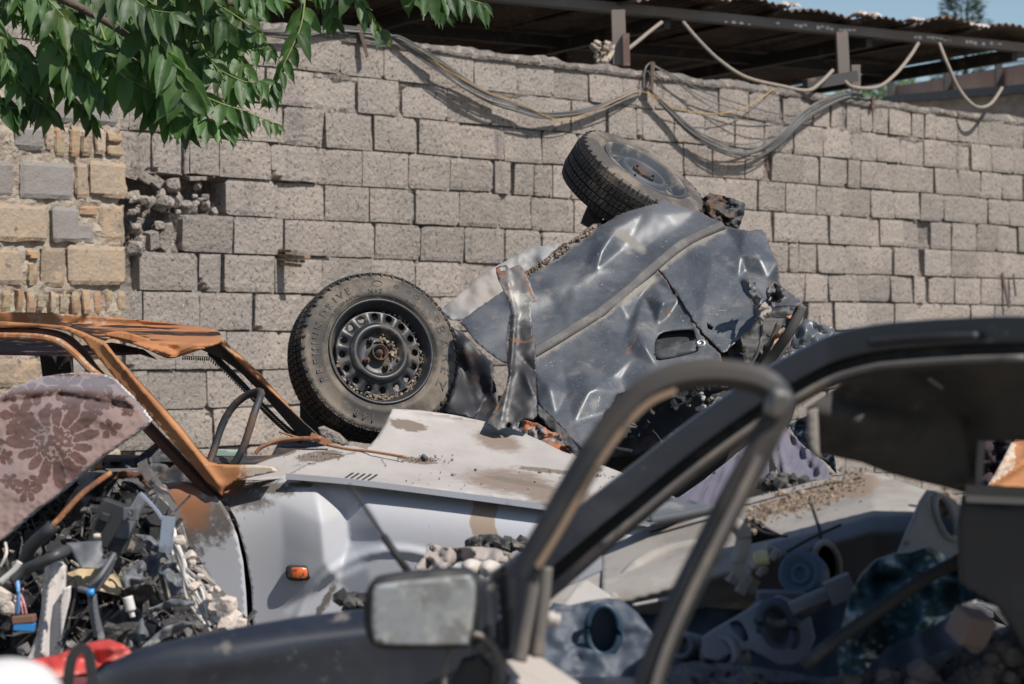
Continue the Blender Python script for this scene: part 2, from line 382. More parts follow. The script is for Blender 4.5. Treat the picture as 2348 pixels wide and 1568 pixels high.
for k in range(-7, 8):
    L = rows.get(k)
    if L: J = [(s_of(j), s_of(j)) if not isinstance(j, tuple) else (s_of(j[0]), s_of(j[1])) for j in L]
    else:
        J = []; s = -1.2+rnd.random()*.3
        while s < 9: J.append((s, s)); s += .385+gauss(.015)
    s = J[0][0]
    while s > s_lo: s -= .39+gauss(.01); J.insert(0, (s, s))
    s = J[-1][1]
    while s < s_hi: s += .39+gauss(.01); J.append((s, s))
    for a, b in zip(J[:-1], J[1:]):
        s0, s1 = a[1], b[0]
        if s1-s0 < .012: continue
        xm = .5*(s0+s1)
        if k in (3,) and s_of(284) < xm < s_of(519): continue
        if k == 2 and s_of(284) < xm < s_of(412): continue
        if -7 < k < 5 and xm < s_of(262): continue
        if k > 4 and xm < s_of(262)-.02 and k < 5: continue
        gp = .0015+abs(gauss(.003))
        tight = rnd.random() < .16
        if tight: gp = -.002
        fl = rnd.random()
        block(mb, s0+gp, s1-gp, zb(k, xm)+.0025+abs(gauss(.0035)), zb(k+1, xm)-.001, gauss(.006)+(.0 if not L else 0), .5+gauss(.33)+(.22 if k >= 6 else -.08), edge=.004 if not tight else .0015)
blk = mb.obj('block_courses', M_block, wall)
# mortar bed filling the joints unevenly
mb = MB(); ss = np.arange(s_lo, s_hi, .035); zs = np.arange(0, CAMZ+8*CH+.001, .0245); vs = []
for z in zs:
    for s in ss:
        q = nz((s*2.3, z*3.1, 4)); q2 = nz((s*14, z*14, 9)); kk = (z-CAMZ)/CH; hj = abs(kk-round(kk)) < .12
        p = -.038+.026*q+.016*q2+(.010 if hj else -.006)+(.016 if z > CAMZ+6.7*CH else 0)
        if s_of(284) < s < s_of(412) and CAMZ+2*CH < z < CAMZ+4*CH-.005: p = -.17+.04*q2
        if s_of(412) <= s < s_of(515) and CAMZ+3*CH < z < CAMZ+4*CH-.005: p = -.18+.04*q2
        vs.append(Wp(s, z, min(p, -.004)))
nx = len(ss)
fs = [(j*nx+i, j*nx+i+1, (j+1)*nx+i+1, (j+1)*nx+i) for j in range(len(zs)-1) for i in range(nx-1)]
mb.add(vs, fs); mb.smooth = True
mb.add([Wp(s_lo, 0, -.22), Wp(s_hi, 0, -.22), Wp(s_hi, CAMZ+8*CH, -.22), Wp(s_lo, CAMZ+8*CH, -.22)], [(3, 2, 1, 0)])
mb.obj('mortar', M_mortar, wall)
# rough cap of mortar along the top
mb = MB(); ss = np.arange(s_lo, s_hi, .04); vs = []; prof = [(.012, -.02), (.018, .0), (.008, .03), (-.04, .045), (-.17, .04), (-.225, .0), (-.225, -.03)]
for s in ss:
    for j, (p, z) in enumerate(prof):
        q = nz((s*3, j*.9, 3)); q2 = nz((s*16, j*1.9, 5)); vs.append(Wp(s, CAMZ+8*CH+z*(.9+.7*q)+.012*q2, p+.012*q2))
m = len(prof); mb.add(vs, [(i*m+j, (i+1)*m+j, (i+1)*m+j+1, i*m+j+1) for i in range(len(ss)-1) for j in range(m-1)])
mb.obj('mortar_cap', M_mortar, wall)
# broken hole filled with rubble
mb = MB(); rr = random.Random(3)
for i in range(46):
    x = rr.uniform(292, 505); y = rr.uniform(445, 496) if rr.random() < .7 else rr.uniform(410, 496)
    if i % 3 == 0: x = rr.uniform(300, 405); y = rr.uniform(500, 580)
    s = s_of(x); z = wz(x, y); r_ = rr.uniform(.02, .065)
    mb.rock(Wp(s, z, rr.uniform(-.09, -.03)), r_, seed=i*1.37, sub=2, flat=(1, rr.uniform(.5, 1), rr.uniform(.5, 1)), tint=rr.uniform(.2, .8))
for (x, y, w_, h_, an) in [(1012/1.0*.3655+0, 0, 0, 0, 0)]: pass
for (x, y, w_, h_, an) in [(345, 408, .10, .03, 8), (455, 407, .12, .02, -4), (365, 415, .06, .05, 30), (385, 545, .07, .12, 30), (355, 550, .06, .09, -12), (330, 400, .12, .05, 25), (300, 395, .1, .05, 12)]:
    mb.box(Wp(s_of(x), wz(x, y), -.03), (w_/2, .03, h_/2), rot=Matrix.Rotation(math.atan2(WC, WS), 3, 'Z') @ Matrix.Rotation(R(an), 3, 'Y') @ Matrix.Rotation(R(12), 3, 'X'), tint=rr.uniform(.3, .7))
mb.obj('rubble', M_block, wall)
# stone and brick patch at the left end: (x0, y0, x1, y1, kind, proud)
pt = {'g': MB(), 't': MB(), 'b': MB()}
patch = [(0,200,70,282,'g'),(74,205,170,284,'g'),(175,205,262,290,'g'),(22,288,90,347,'g'),(92,282,113,345,'t'),(116,290,143,360,'b'),(146,290,171,362,'b'),(174,302,200,360,'t'),(203,292,230,360,'t'),(233,302,272,329,'b'),(233,333,272,361,'b'),
 (-40,368,22,455,'g'),(33,370,155,459,'g'),(159,372,190,458,'t'),(192,369,278,458,'t'),(-50,466,99,557,'t'),(103,472,170,560,'g'),(150,505,208,560,'g'),(172,471,212,499,'b'),(216,466,279,556,'t'),
 (-45,566,44,655,'t'),(48,571,78,599,'b'),(51,603,76,656,'b'),(81,566,137,659,'t'),(141,562,273,656,'t'),(-30,735,60,810,'t'),(64,735,150,812,'g'),(154,735,255,815,'t'),(-40,820,86,890,'t'),(92,822,180,900,'g'),(185,822,262,900,'t'),(-40,900,60,980,'g'),(66,905,160,985,'t'),(166,905,256,985,'g')]
x = -60
while x < 262:
    w_ = rr.uniform(17, 24); patch.append((x, 664+rr.uniform(-3, 3), x+w_, 719+rr.uniform(-4, 4), 'b' if rr.random() < .75 else 't')); x += w_+rr.uniform(4, 9)
for (x0, y0, x1, y1, kd) in patch:
    block(pt[kd], s_of(x0), s_of(x1), wz((x0+x1)/2, y1), wz((x0+x1)/2, y0), .052+gauss(.008), .5+gauss(.35), edge=.010 if kd != 'b' else .008, chip=1.6, dep=.12, nx=6 if x1-x0 < 40 else None)
pier = thing('masonry_pier', Wp(s_of(130), 0), 'patched pier of tan stones, grey blocks and orange bricks left of the cinder blocks', 'masonry pier')
pt['g'].obj('grey_block', M_greyblk, pier); pt['t'].obj('tan_stone', M_tanblock, pier); pt['b'].obj('brick', M_brick, pier)
M_lime = pm('lime_mortar', (.34, .285, .225), .95, layers=[((.26, .21, .165), 9, .45, .6), ((.15, .12, .1), 40, .6, .68)], bump=[(40, 1, .015)])
mb = MB(); ss = np.arange(s_lo+3, s_of(270), .022); zs = np.arange(0, wz(130, 195), .022); vs = []
for z in zs:
    for s in ss:
        q = nz((s*9, z*9, 14)); q2 = nz((s*24, z*24, 19)); vs.append(Wp(s+.01*q2, z+.01*q, .032+.018*q+.014*q2))
nx = len(ss); b0 = len(vs); mb.add(vs, [(j*nx+i, j*nx+i+1, (j+1)*nx+i+1, (j+1)*nx+i) for j in range(len(zs)-1) for i in range(nx-1)])
edge = [Wp(s_of(270)+.004, z, -.08) for z in zs]; ev = [vs[j*nx+nx-1] for j in range(len(zs))]
mb.add(ev+edge, [(j, len(zs)+j, len(zs)+j+1, j+1) for j in range(len(zs)-1)])
mb.obj('mortar', M_lime, pier, smooth=False)

# small sticks and iron pegs in the wall
def peg(name, a, b, r, mat, label, cat_, grp=None, sec=None):
    q = MB(); q.bar(a, b, r, sec or r); o = q.obj(name, mat, bevel=.002); return tag(o, label, cat_, grp)
wd = thing('wood_wedges', Wp(s_of(648), wz(648, 600)), 'stack of splintered wood wedges stuck out of a joint left of the big tyre', 'wood')
for i, (dz, ln, dx) in enumerate([(.035, .10, 0), (.01, .2, .005), (-.012, .16, 0), (-.035, .13, .004)]):
    q = MB(); a = Wp(s_of(645)+dx, wz(645, 588)+dz, -.04); q.bar(a, a+Vector((WC, -WS, -.05-.02*i))*(ln+.05), .05, .017); q.obj('wedge', M_wood, wd, bevel=.002)
# ------------------------------------------------------------------ shed behind the wall
# front beam runs from B0 to B1; the roof goes back from it
B0 = P(1120, -11, 17.6); B1 = P(2347, 109, 20.3); bd = (B1-B0); bd.normalize(); bb = Vector((-bd.y, bd.x, 0)).normalized()
if bb.y < 0: bb = -bb
Bp = lambda s, d=0, z=0: B0 + bd*s + bb*d + Vector((0, 0, z-.02*d))
LB = (B1-B0).length
shed = thing('open_shed', Vector((B0.x, B0.y, 0)), 'dark open shed with a bent corrugated roof rising behind the block wall', 'shed')
q = MB()  # corrugated sheets, each a little bent and overlapping
s = -5.0; rr = random.Random(11)
bounds = [-5, -3.8, -2.4, -1.2, .2, 1.15, 1.9, 2.55, 3.3, 3.85, 4.45, LB+.02]
for a, b in zip(bounds[:-1], bounds[1:]):
    n_s = int((b-a+.12)/.0125); vs = []; bow = rr.uniform(.05, .10); tl = rr.uniform(-.03, .05); ov = rr.uniform(.16, .3)
    dl = [-ov, -ov*.5, 0, .5, 2.0, 4.0, 6.5]
    for j, d in enumerate(dl):
        for i in range(n_s+1):
            u = i/n_s; s = a-.06+u*(b-a+.12)
            z = .045+.014*math.sin(s*2*math.pi/.076)+(bow*math.sin(u*math.pi)+tl*(u-.5))*max(0, 1-d*.6)+(.02*nz((s*1.3, d, 3)) if d < .3 else 0)
            if d < 0: z += (-d)*(.10*nz((s*1.1, 7, 2)))
            vs.append(Bp(s, d, z))
    W2 = n_s+1
    q.add(vs, [(j*W2+i, j*W2+i+1, (j+1)*W2+i+1, (j+1)*W2+i) for j in range(len(dl)-1) for i in range(n_s)])
o = q.obj('corrugated_roof', M_corr, shed, smooth=True)
md = o.modifiers.new('s', 'SOLIDIFY'); md.thickness = .002
# curled bright flashing ends, each its own piece
for (sx, z, w_, hh) in [(1.18, .10, .16, .05), (1.86, .09, .13, .05), (2.5, .10, .16, .05), (3.25, .09, .22, .05), (3.80, .09, .13, .04), (4.4, .09, .2, .05)]:
    q = MB(); vs = []
    for j in range(5):
        for i in range(13): vs.append(Bp(sx+w_*i/12, -.26+.04*j, z+hh*math.sin(j*.8)*(.3+.5*abs(math.sin(i*.4)))+.008*math.sin(i*2.1)))
    q.add(vs, [(j*13+i, j*13+i+1, (j+1)*13+i+1, (j+1)*13+i) for j in range(4) for i in range(12)])
    o = q.obj('flashing', M_corr_w, shed, smooth=False); md = o.modifiers.new('s', 'SOLIDIFY'); md.thickness = .003
q = MB(); q.bar(Bp(-5, 0), Bp(LB+.3, 0), .08, .062); q.bar(Bp(-5, .02, -.036), Bp(LB+.3, .02, -.036), .12, .01)
q.obj('front_beam', M_steel_g, shed)
q = MB()
for sx in (2.6, 3.0, 4.0, 4.55):   # flaking paint patches on the beam face
    for i in range(9):
        if rr.random() < .8:
            c = Bp(sx+i*.045, -.0425, -.008+rr.uniform(-.006, .008)); q.box(c, (.018, .0015, rr.uniform(.006, .014)), rot=Matrix.Rotation(math.atan2(bd.y, bd.x), 3, 'Z'))
q.obj('flaked_paint', M_corr_w, shed)
for d in (1.6, 3.4, 5.2, 6.6):
    q = MB(); q.bar(Bp(-5, d, -.03), Bp(LB, d, -.03), .05, .09); q.obj('purlin', M_steel_d, shed)
for sx in (-3, -.2, 1.62, 3.6, LB-.05):
    q = MB(); q.bar(Bp(sx, .06, -.06), Bp(sx, 6.6, -.06), .06, .1); q.obj('rafter', M_steel_d, shed)
for (sx, d, w_, m_) in [(LB-.1, 3.4, .1, M_steel_d), (3.6, 3.4, .1, M_steel_g), (-3, 6.5, .12, M_steel_d), (1.62, 6.5, .1, M_steel_d), (LB-.1, 6.5, .1, M_steel_d), (0.6, 3.4, .1, M_steel_g)]:
    t_ = Bp(sx, d, -.1); q = MB(); q.bar(Vector((t_.x, t_.y, 0)), t_, w_, w_, up=(bd.x, bd.y, 0)); q.obj('post', m_, shed)
q = MB()  # back and side cladding leaves a strip open at the far right
for (s0, s1, d0, z0, z1) in [(-5, 3.4, 6.6, 0, 2.35)]:
    a = Bp(s0, d0); b = Bp(s1, d0); q.box(((a.x+b.x)/2, (a.y+b.y)/2, z1/2+.35), ((s1-s0)/2, .03, z1/2+.35+.4), rot=Matrix.Rotation(math.atan2(bd.y, bd.x), 3, 'Z'))
a = Bp(-5, 0); b = Bp(-5, 6.6); q.bar(Vector((a.x, a.y, 1.85)), Vector((b.x, b.y, 1.85)), .04, 3.7)
q.obj('back_cladding', M_dark, shed)

# brown building with a dark steel band at the far right, nearer at its right end
M_brownw = pm('brown_cladding', (.50, .35, .28), .85, layers=[((.42, .29, .23), 2, .4, .6)])
M_brownb = pm('brown_brickwork', (.42, .31, .23), .9, layers=[((.3, .22, .16), 3, .4, .6, None, (1, 1, 5))])
dB_ = lambda x: 30-(x-2000)*.0115
fr = thing('brown_building', (P(2250, 800, 27).x, 27, 0), 'low brown brick building with a dark steel band of openings at the far right', 'building')
def quadpx(q, x0, x1, y0, y1, th, dd=0):
    "upright slab between two photo columns; y0, y1 = (left, right) heights of its top and bottom edge"
    v = [P(x0, y0[0], dB_(x0)+dd), P(x1, y0[1], dB_(x1)+dd), P(x1, y1[1], dB_(x1)+dd), P(x0, y1[0], dB_(x0)+dd)]
    w_ = [a+Vector((.2*th, th, 0)) for a in v]; q.add(v+w_, [(3, 2, 1, 0), (4, 5, 6, 7), (0, 1, 5, 4), (1, 2, 6, 5), (2, 3, 7, 6), (3, 0, 4, 7)])
tp = lambda x: 185-.176*(x-2000)
bt = lambda x: 229-.08*(x-2030)
q = MB(); quadpx(q, 2030, 2800, (bt(2030), bt(2800)), (1050, 1050), .2, .1); q.obj('brick_wall', M_brownb, fr)
for a, b in ((2050, 2166), (2174, 2284), (2292, 2420), (2428, 2600)):
    q = MB(); quadpx(q, a, b, (tp(a)+22, tp(b)+22), (bt(a)-6, bt(b)-6), .04, .1); q.obj('panel', M_brownw, fr)
for x in (2040, 2170, 2288, 2424, 2604):
    q = MB(); q.bar(P(x, tp(x), dB_(x)-.05), P(x, bt(x)+4, dB_(x)-.05), .07, .09, up=(0, 1, 0)); q.obj('frame_post', M_steel_d, fr)
q = MB(); q.bar(P(1880, tp(1880), dB_(1880)), P(2800, tp(2800), dB_(2800)), .07, .07); q.obj('top_rail', M_steel_d, fr)
q = MB(); q.bar(P(2030, bt(2030), dB_(2030)), P(2800, bt(2800), dB_(2800)), .08, .09); q.obj('bottom_rail', M_steel_d, fr)
M_skyl = pm('pale_blue_sheet', (.50, .62, .70), .4)
for k_, (x0, x1, y0, y1) in enumerate([(1895, 2060, (200, 172), (212, 190)), (2210, 2500, (152, 118), (160, 126))]):
    q = MB(); quadpx(q, x0, x1, y0, y1, .03, 3); o = q.obj('translucent_sheet', M_skyl); tag(o, ['pale blue translucent sheet seen through the gap beside the low grey stub', 'pale blue translucent sheet above the brown building at the right edge'][k_], 'roof sheet')

# posts, brackets and pegs along the top of the wall
def wallpost(xt, yt, xb, yb, w_, mat, label, p=.06, cat_='steel post', sec=None, grp=None):
    a = Pw(xb, yb, p); k = a.y; b = P(xt, yt, k)
    return peg('steel_post', a, b, w_, mat, label, cat_, grp, sec)
wallpost(822, 58, 842, 130, .045, M_steel_b, 'short leaning brown angle iron on the wall top, left of the hanging cables', sec=.02)
wallpost(1494, 143, 1494, 210, .07, M_steel_b, 'brown iron stub in the wall face where the two cable bundles meet', sec=.02)
wallpost(1416, 25, 1420, 150, .09, M_steel_g, 'thick grey post rising from the wall top to the shed beam beside a shorter stub', p=-.1)
wallpost(1434, 78, 1436, 152, .045, M_steel_b, 'thin brown post stub right beside the thick grey post on the wall', p=-.02)
wallpost(1928, 75, 1933, 172, .085, M_steel_g, 'grey post standing under the shed beam right of the drooping hose', p=-.1)
wallpost(1960, 150, 1961, 208, .065, M_steel_g, 'low grey stub on the wall top at the right end of the cable bundle', p=-.02)
wallpost(1288, 68, 1290, 150, .08, M_steel_d, 'slim dark grey post in the shadow under the shed, above the middle of the wall', p=-3.5)
wallpost(2000, 222, 1999, 250, .05, M_steel_b, 'small rusty iron peg in the wall face under the right end of the cables', p=.02, sec=.02)
wallpost(2296, 625, 2312, 706, .02, M_steel_b, 'thin rusty rod leaning on the lower wall at the far right', p=.05, cat_='rod')
wallpost(2322, 628, 2328, 680, .016, M_steel_b, 'second thin rod leaning on the lower wall nearest the right edge', p=.05, cat_='rod')
wallpost(1752, 345, 1760, 392, .035, M_steel_b, 'brown wooden stick wedged upright in the broken joint below the right cable bundle', p=.0, cat_='stick', sec=.02)
q = MB(); q.bar(P(1845, 195, 17.5), P(1960, 175, 17.9), .05, .08); tag(q.obj('crossbar', M_steel_d), 'short dark crossbar joining the two grey posts on the wall top', 'steel bar')
# bird-like crumpled rag on the wall beside the post
q = MB(); rr = random.Random(5)
for i in range(16):
    q.rock(P(1385+rr.uniform(-26, 18), 118+rr.uniform(-22, 25), 16.0+rr.uniform(-.05, .05)), rr.uniform(.015, .045), seed=i, flat=(rr.uniform(.4, 1), .6, rr.uniform(.5, 1.4)), tint=rr.random())
for i in range(4): q.bar(P(1370+6*i, 145, 16), P(1392+6*i, 105, 16.02), .02, .03, tint=rr.random())
M_rag = pm('rag', (.38, .31, .24), .9, tint=.5, layers=[((.12, .1, .09), 25, .45, .6)])
tag(q.obj('rag_bundle', M_rag), 'crumpled bundle of sticks and rag lying on the wall top against the thick post', 'rag')

# cables: each bundle is one thing made of many strands
def bundle(name, paths, n, r, mat, label, cat_='cable', spread=.04, seed=1, grp='cables hanging along the wall', extra=None):
    rr = random.Random(seed); q = MB(); path = cat(paths, 8)
    for i in range(n):
        ph = rr.uniform(0, 6); am = rr.uniform(.2, 1)*spread; sg = rr.uniform(-.5, 1.2); pts = []
        for j, (x, y, p) in enumerate(path):
            u = j/(len(path)-1); e = math.sin(math.pi*u)**.6
            b = Pw(x, y, p*.7+am*.3*math.sin(u*9+ph))
            b.z += am*e*(math.sin(u*5+ph)*.6+sg*-.9); pts.append(b)
        q.tube(pts, r*.8*rr.uniform(.7, 1.25), seg=6, tint=rr.random())
    o = q.obj(name, mat); return tag(o, label, cat_, grp)
def zc(pts, x0, y0, s=.3655): return [(x0+a*s, y0+b*s, c) for a, b, c in pts]
bundle('cable_bundle', [(420, 30, .12), (560, 62, .1), (660, 72, .08), (760, 60, .06), (850, 70, .05), (900, 82, .06)], 9, .006, M_cable, 'slack grey cable bundle on the wall behind the hanging leaves', spread=.03, seed=4)
bundle('cable_bundle', zc([(420, 230, .06), (500, 265, .08), (700, 390, .12), (850, 490, .12), (1030, 590, .12), (1200, 650, .12), (1370, 705, .12), (1560, 700, .1), (1700, 675, .08), (1850, 620, .08), (1990, 560, .07)], 745, 0), 11, .0065, M_cable, 'thick grey cable bundle sagging from the leaves to the brown iron stub', spread=.05, seed=8)
bundle('cable_bundle', [(1480, 198, .07), (1530, 250, .1), (1590, 305, .14), (1660, 340, .14), (1730, 345, .12), (1790, 310, .1), (1850, 258, .1), (1920, 222, .06), (1975, 214, .0)], 11, .0065, M_cable, 'second thick cable bundle sagging right of the brown iron stub', spread=.06, seed=9)
bundle('cable', [(1494, 146, .04), (1540, 172, .08), (1620, 220, .1), (1720, 255, .1), (1800, 268, .08), (1850, 262, .08)], 3, .006, M_cable, 'three thin loose cables crossing the wall from the top of the iron stub', spread=.05, seed=10)
bundle('cable', [(1475, 205, .06), (1478, 160, .06), (1490, 143, .05), (1500, 150, .04), (1486, 200, .06)], 2, .006, M_cable, 'grey cable looped over the head of the brown iron stub', spread=.01, seed=12)
bundle('yellow_cable', zc([(440, 235, .08), (560, 285, .1), (760, 440, .14), (1030, 585, .14), (1200, 640, .14), (1400, 740, .14), (1520, 755, .13), (1700, 690, .1), (1850, 620, .1), (1990, 575, .1), (2195, 680, .1)], 745, 0), 1, .005, M_cable_y, 'single yellow cable threading through the left cable bundle', spread=.005, seed=2)
bundle('yellow_cable', zc([(0, 600, .1), (120, 670, .1), (350, 712, .12), (560, 690, .1), (700, 610, .08), (780, 555, .02)], 1490, 0), 1, .004, M_cable_y, 'single yellow cable in a shallow loop under the wall top, right of the stub', spread=.004, seed=3)
def hose(pts, r, label, mat=M_cable_t, grp='hoses drooping from the shed beam'):
    q = MB(); tubepx(q, pts, r, n=10, seg=8); return tag(q.obj('hose', mat, smooth=True), label, 'hose', grp)
hose([(1516, 52, 17.2), (1490, 72, 17), (1462, 95, 16.8), (1438, 114, 16.5)], .014, 'short tan hose stretched from the shed beam down to the post stub')
hose([(1566, 52, 17.6), (1600, 92, 17.4), (1650, 140, 17.2), (1710, 178, 17.2), (1790, 198, 17.3), (1850, 208, 17.4), (1880, 190, 17.5), (1908, 162, 17.7)], .014, 'long tan hose sagging from the beam almost to the wall top in the middle')
hose([(1928, 178, 17.8), (1955, 200, 17.8), (2010, 200, 18), (2050, 172, 18.2), (2085, 130, 18.6), (2104, 100, 19)], .014, 'tan hose looping right of the two grey posts')
hose([(2152, 100, 19), (2170, 145, 18.9), (2200, 208, 18.9), (2235, 244, 18.9), (2268, 240, 19), (2296, 202, 19.2)], .014, 'dark tan hose in a deep loop nearest the right edge')

# distant conifer
M_con = pm('conifer_needles', (.035, .055, .03), .8, tint=.5, trans=.15)
M_bark = pm('bark', (.10, .075, .055), .9, bump=[(20, .8, .02)])
cc = P(2208, 60, 60); cc = P(2208, 60, 60); tr = thing('conifer_tree', (cc.x, cc.y, 0), 'dark pointed conifer standing far behind the shed roof', 'tree')
q = MB(); q.tube([(cc.x, cc.y, 0), (cc.x, cc.y, 6), (cc.x+.1, cc.y, cc.z+.9)], .18, seg=8, scale=[1, .7, .1]); q.obj('trunk', M_bark, tr)
q = MB(); rr = random.Random(21)
for i in range(9000):
    h = rr.random()**1.1; z = 3.0+h*(cc.z+1.7-3.0); top = cc.z+1.9; rad = .14+1.15*(1-(z-3)/(top-3))**.5
    a = rr.uniform(0, 6.283); lay = .55+.45*abs(math.sin(z*4+math.sin(a*3)*1.2)); r_ = rad*lay*rr.uniform(.25, 1)**.6
    c = Vector((cc.x+r_*math.cos(a), cc.y+r_*math.sin(a), z-r_*.15)); d = Vector((math.cos(a), math.sin(a), rr.uniform(-.4, .6))).normalized(); sd = d.cross(Vector((rr.uniform(-1, 1), rr.uniform(-1, 1), 1))).normalized(); l = rr.uniform(.07, .16)
    q.add([c-sd*l*.22, c+d*l, c+sd*l*.22, c-d*l*.4], [(0, 1, 2, 3)], tint=rr.random())
q.obj('crown', M_con, tr)
# pale greenery beyond the wall end
q = MB(); cc = P(2025, 215, 45)
M_grn = pm('far_leaves', (.10, .15, .08), .8, tint=.4, trans=.2)
bush = thing('far_tree', (cc.x, cc.y, 0), 'pale blurred tree seen through the gap between the posts', 'tree')
for i in range(2500):
    a = Vector((rr.gauss(0, 1), rr.gauss(0, 1), rr.gauss(0, 1))).normalized()*rr.random()**.4*1.1; c = cc+Vector((a.x*1.0, a.y, a.z*.75-.45)); d = Vector((rr.uniform(-1, 1), rr.uniform(-1, 1), rr.uniform(-1, 1))).normalized(); sd = d.orthogonal().normalized(); l = .09
    q.add([c-sd*l*.4, c+d*l, c+sd*l*.4, c-d*l], [(0, 1, 2, 3)], tint=rr.random())
q.obj('crown', M_grn, bush)
q = MB(); q.tube([(cc.x, cc.y, 0), (cc.x, cc.y, cc.z-.6)], .12); q.obj('trunk', M_bark, bush)
# ------------------------------------------------------------------ overhanging tree
M_leaf = pm('leaf', (.045, .098, .024), .50, tint=.55, trans=.28, spec=.45, layers=[((.095, .125, .035), 5, .52, .72, .5), ((.06, .09, .055), 14, .58, .72, .6), ((.16, .19, .13), 130, .68, .76, .7)], bump=[(60, .15, .004)])
M_stem = pm('green_stem', (.17, .20, .06), .6, tint=.2)
root = thing('overhanging_tree', (-3.3, 7.6, 0), 'leafy tree whose long drooping leaves hang over the wall in the upper left corner', 'tree')
q = MB(); q.tube(cat([(-3.3, 7.6, -.1), (-3.25, 7.6, 1.2), (-3.1, 7.7, 2.4), (-2.7, 7.7, 3.3)], 6), .11, seg=12, scale=[1-.02*i for i in range(19)]); q.obj('trunk', M_bark, root)
LV = MB(); LV.smooth = True; ST = MB()
def leaf(base, d, nrm, L, Wd, tint, curl=.3, rr=rnd):
    "one leaflet: pointed oval folded along the midrib, wavy margin, drooping tip"
    d = d.normalized(); sd = d.cross(nrm).normalized(); up = sd.cross(d); n = 8; vs = []; ph = rr.uniform(0, 6)
    wv = rr.uniform(.02, .07); fold = rr.uniform(.15, .55); cu = curl*rr.uniform(.3, 1.4); sw = rr.uniform(-.18, .18)
    for i in range(n+1):
        u = i/n; w_ = Wd*.5*(math.sin(math.pi*min(1, u*1.02+.02)**.72)**.9)*(1 if u < .82 else (1-u)/.18*.75+.12) if 0 < i < n else .001
        c = base+d*(L*u)+up*(-cu*L*u*u*.5)+sd*(sw*L*u*u)
        for k in (-1, -.5, 0, .5, 1):
            vs.append(c+sd*(w_*k*(1-.1*fold))+up*(abs(k)*w_*fold+wv*Wd*math.sin(u*15+ph+k*2)*abs(k)*1.2))
    fs = [(i*5+j, i*5+j+1, (i+1)*5+j+1, (i+1)*5+j) for i in range(n) for j in range(4)]
    LV.add(vs, fs, tint=tint)
def frond(pts, n, L0, L1, seed, both=1, hang=.75, r0=.004, wid=.40):
    "pinnate leaf: a stalk through (x, y, d) points with n pairs of leaflets"
    rr = random.Random(seed); pp = [P(*p) for p in pts]; pp = [Vector(p) for p in cat([tuple(p) for p in pp], 10)]
    ST.tube(pp, r0, seg=5, scale=[1-.75*i/len(pp) for i in range(len(pp))], tint=rr.random())
    m = len(pp)-1; tt = rr.uniform(.2, .8)
    for i in range(n):
        u = .12+.88*(i+.5)/n; f = u*m; k = min(m-1, int(f)); c = pp[k].lerp(pp[k+1], f-k); t = (pp[k+1]-pp[k]).normalized()
        L = (L0+(L1-L0)*u)*rr.uniform(.85, 1.15)*1.4
        side = t.cross(Vector((0, -.5, .9))).normalized()
        for sg in ((-1, 1) if both == 1 else ((-1,) if i % 3 else (-1, 1))):
            d = (t*.45+side*sg*rr.uniform(.5, .95)+Vector((0, 0, -1))*hang*rr.uniform(.7, 1.6)+Vector((rr.uniform(-.15, .15), rr.uniform(-.35, .25), 0))).normalized()
            nrm = Vector((rr.uniform(-.5, .8)+sg*.15, -1.0, rr.uniform(.1, 1.1)))
            leaf(c, d, nrm, L, L*wid*rr.uniform(.8, 1.15), max(0, min(1, tt+rr.gauss(0, .22))), rr=rr)
    leaf(pp[-1], (pp[-1]-pp[-2]).normalized()+Vector((0, 0, -.5)), Vector((.2, -1, .4)), L1, L1*wid, tt, rr=rr)
BR = MB()
def branch(pts, r, n=8):
    pp = cat([tuple(P(*p)) for p in pts], n); BR.tube(pp, r, seg=8, scale=[1-.7*i/len(pp) for i in range(len(pp))], tint=.5)
BR.tube([(-2.7, 7.7, 3.3), tuple(P(-500, -260, 7.7)), tuple(P(-150, -120, 7.7))], .05, seg=8)
branch([(-150, -120, 7.7), (60, -40, 7.6), (260, 60, 7.6), (380, 160, 7.6), (450, 260, 7.6)], .018)
branch([(60, -40, 7.6), (300, -20, 7.7), (520, 10, 7.7), (700, -30, 7.7), (900, -40, 7.6), (1010, -20, 7.6)], .016)
branch([(-150, -120, 7.7), (-60, 60, 7.8), (30, 170, 7.9), (90, 240, 7.9)], .014)
branch([(-500, -260, 7.7), (-300, 20, 8.0), (-150, 130, 8.1), (-30, 200, 8.1)], .02)
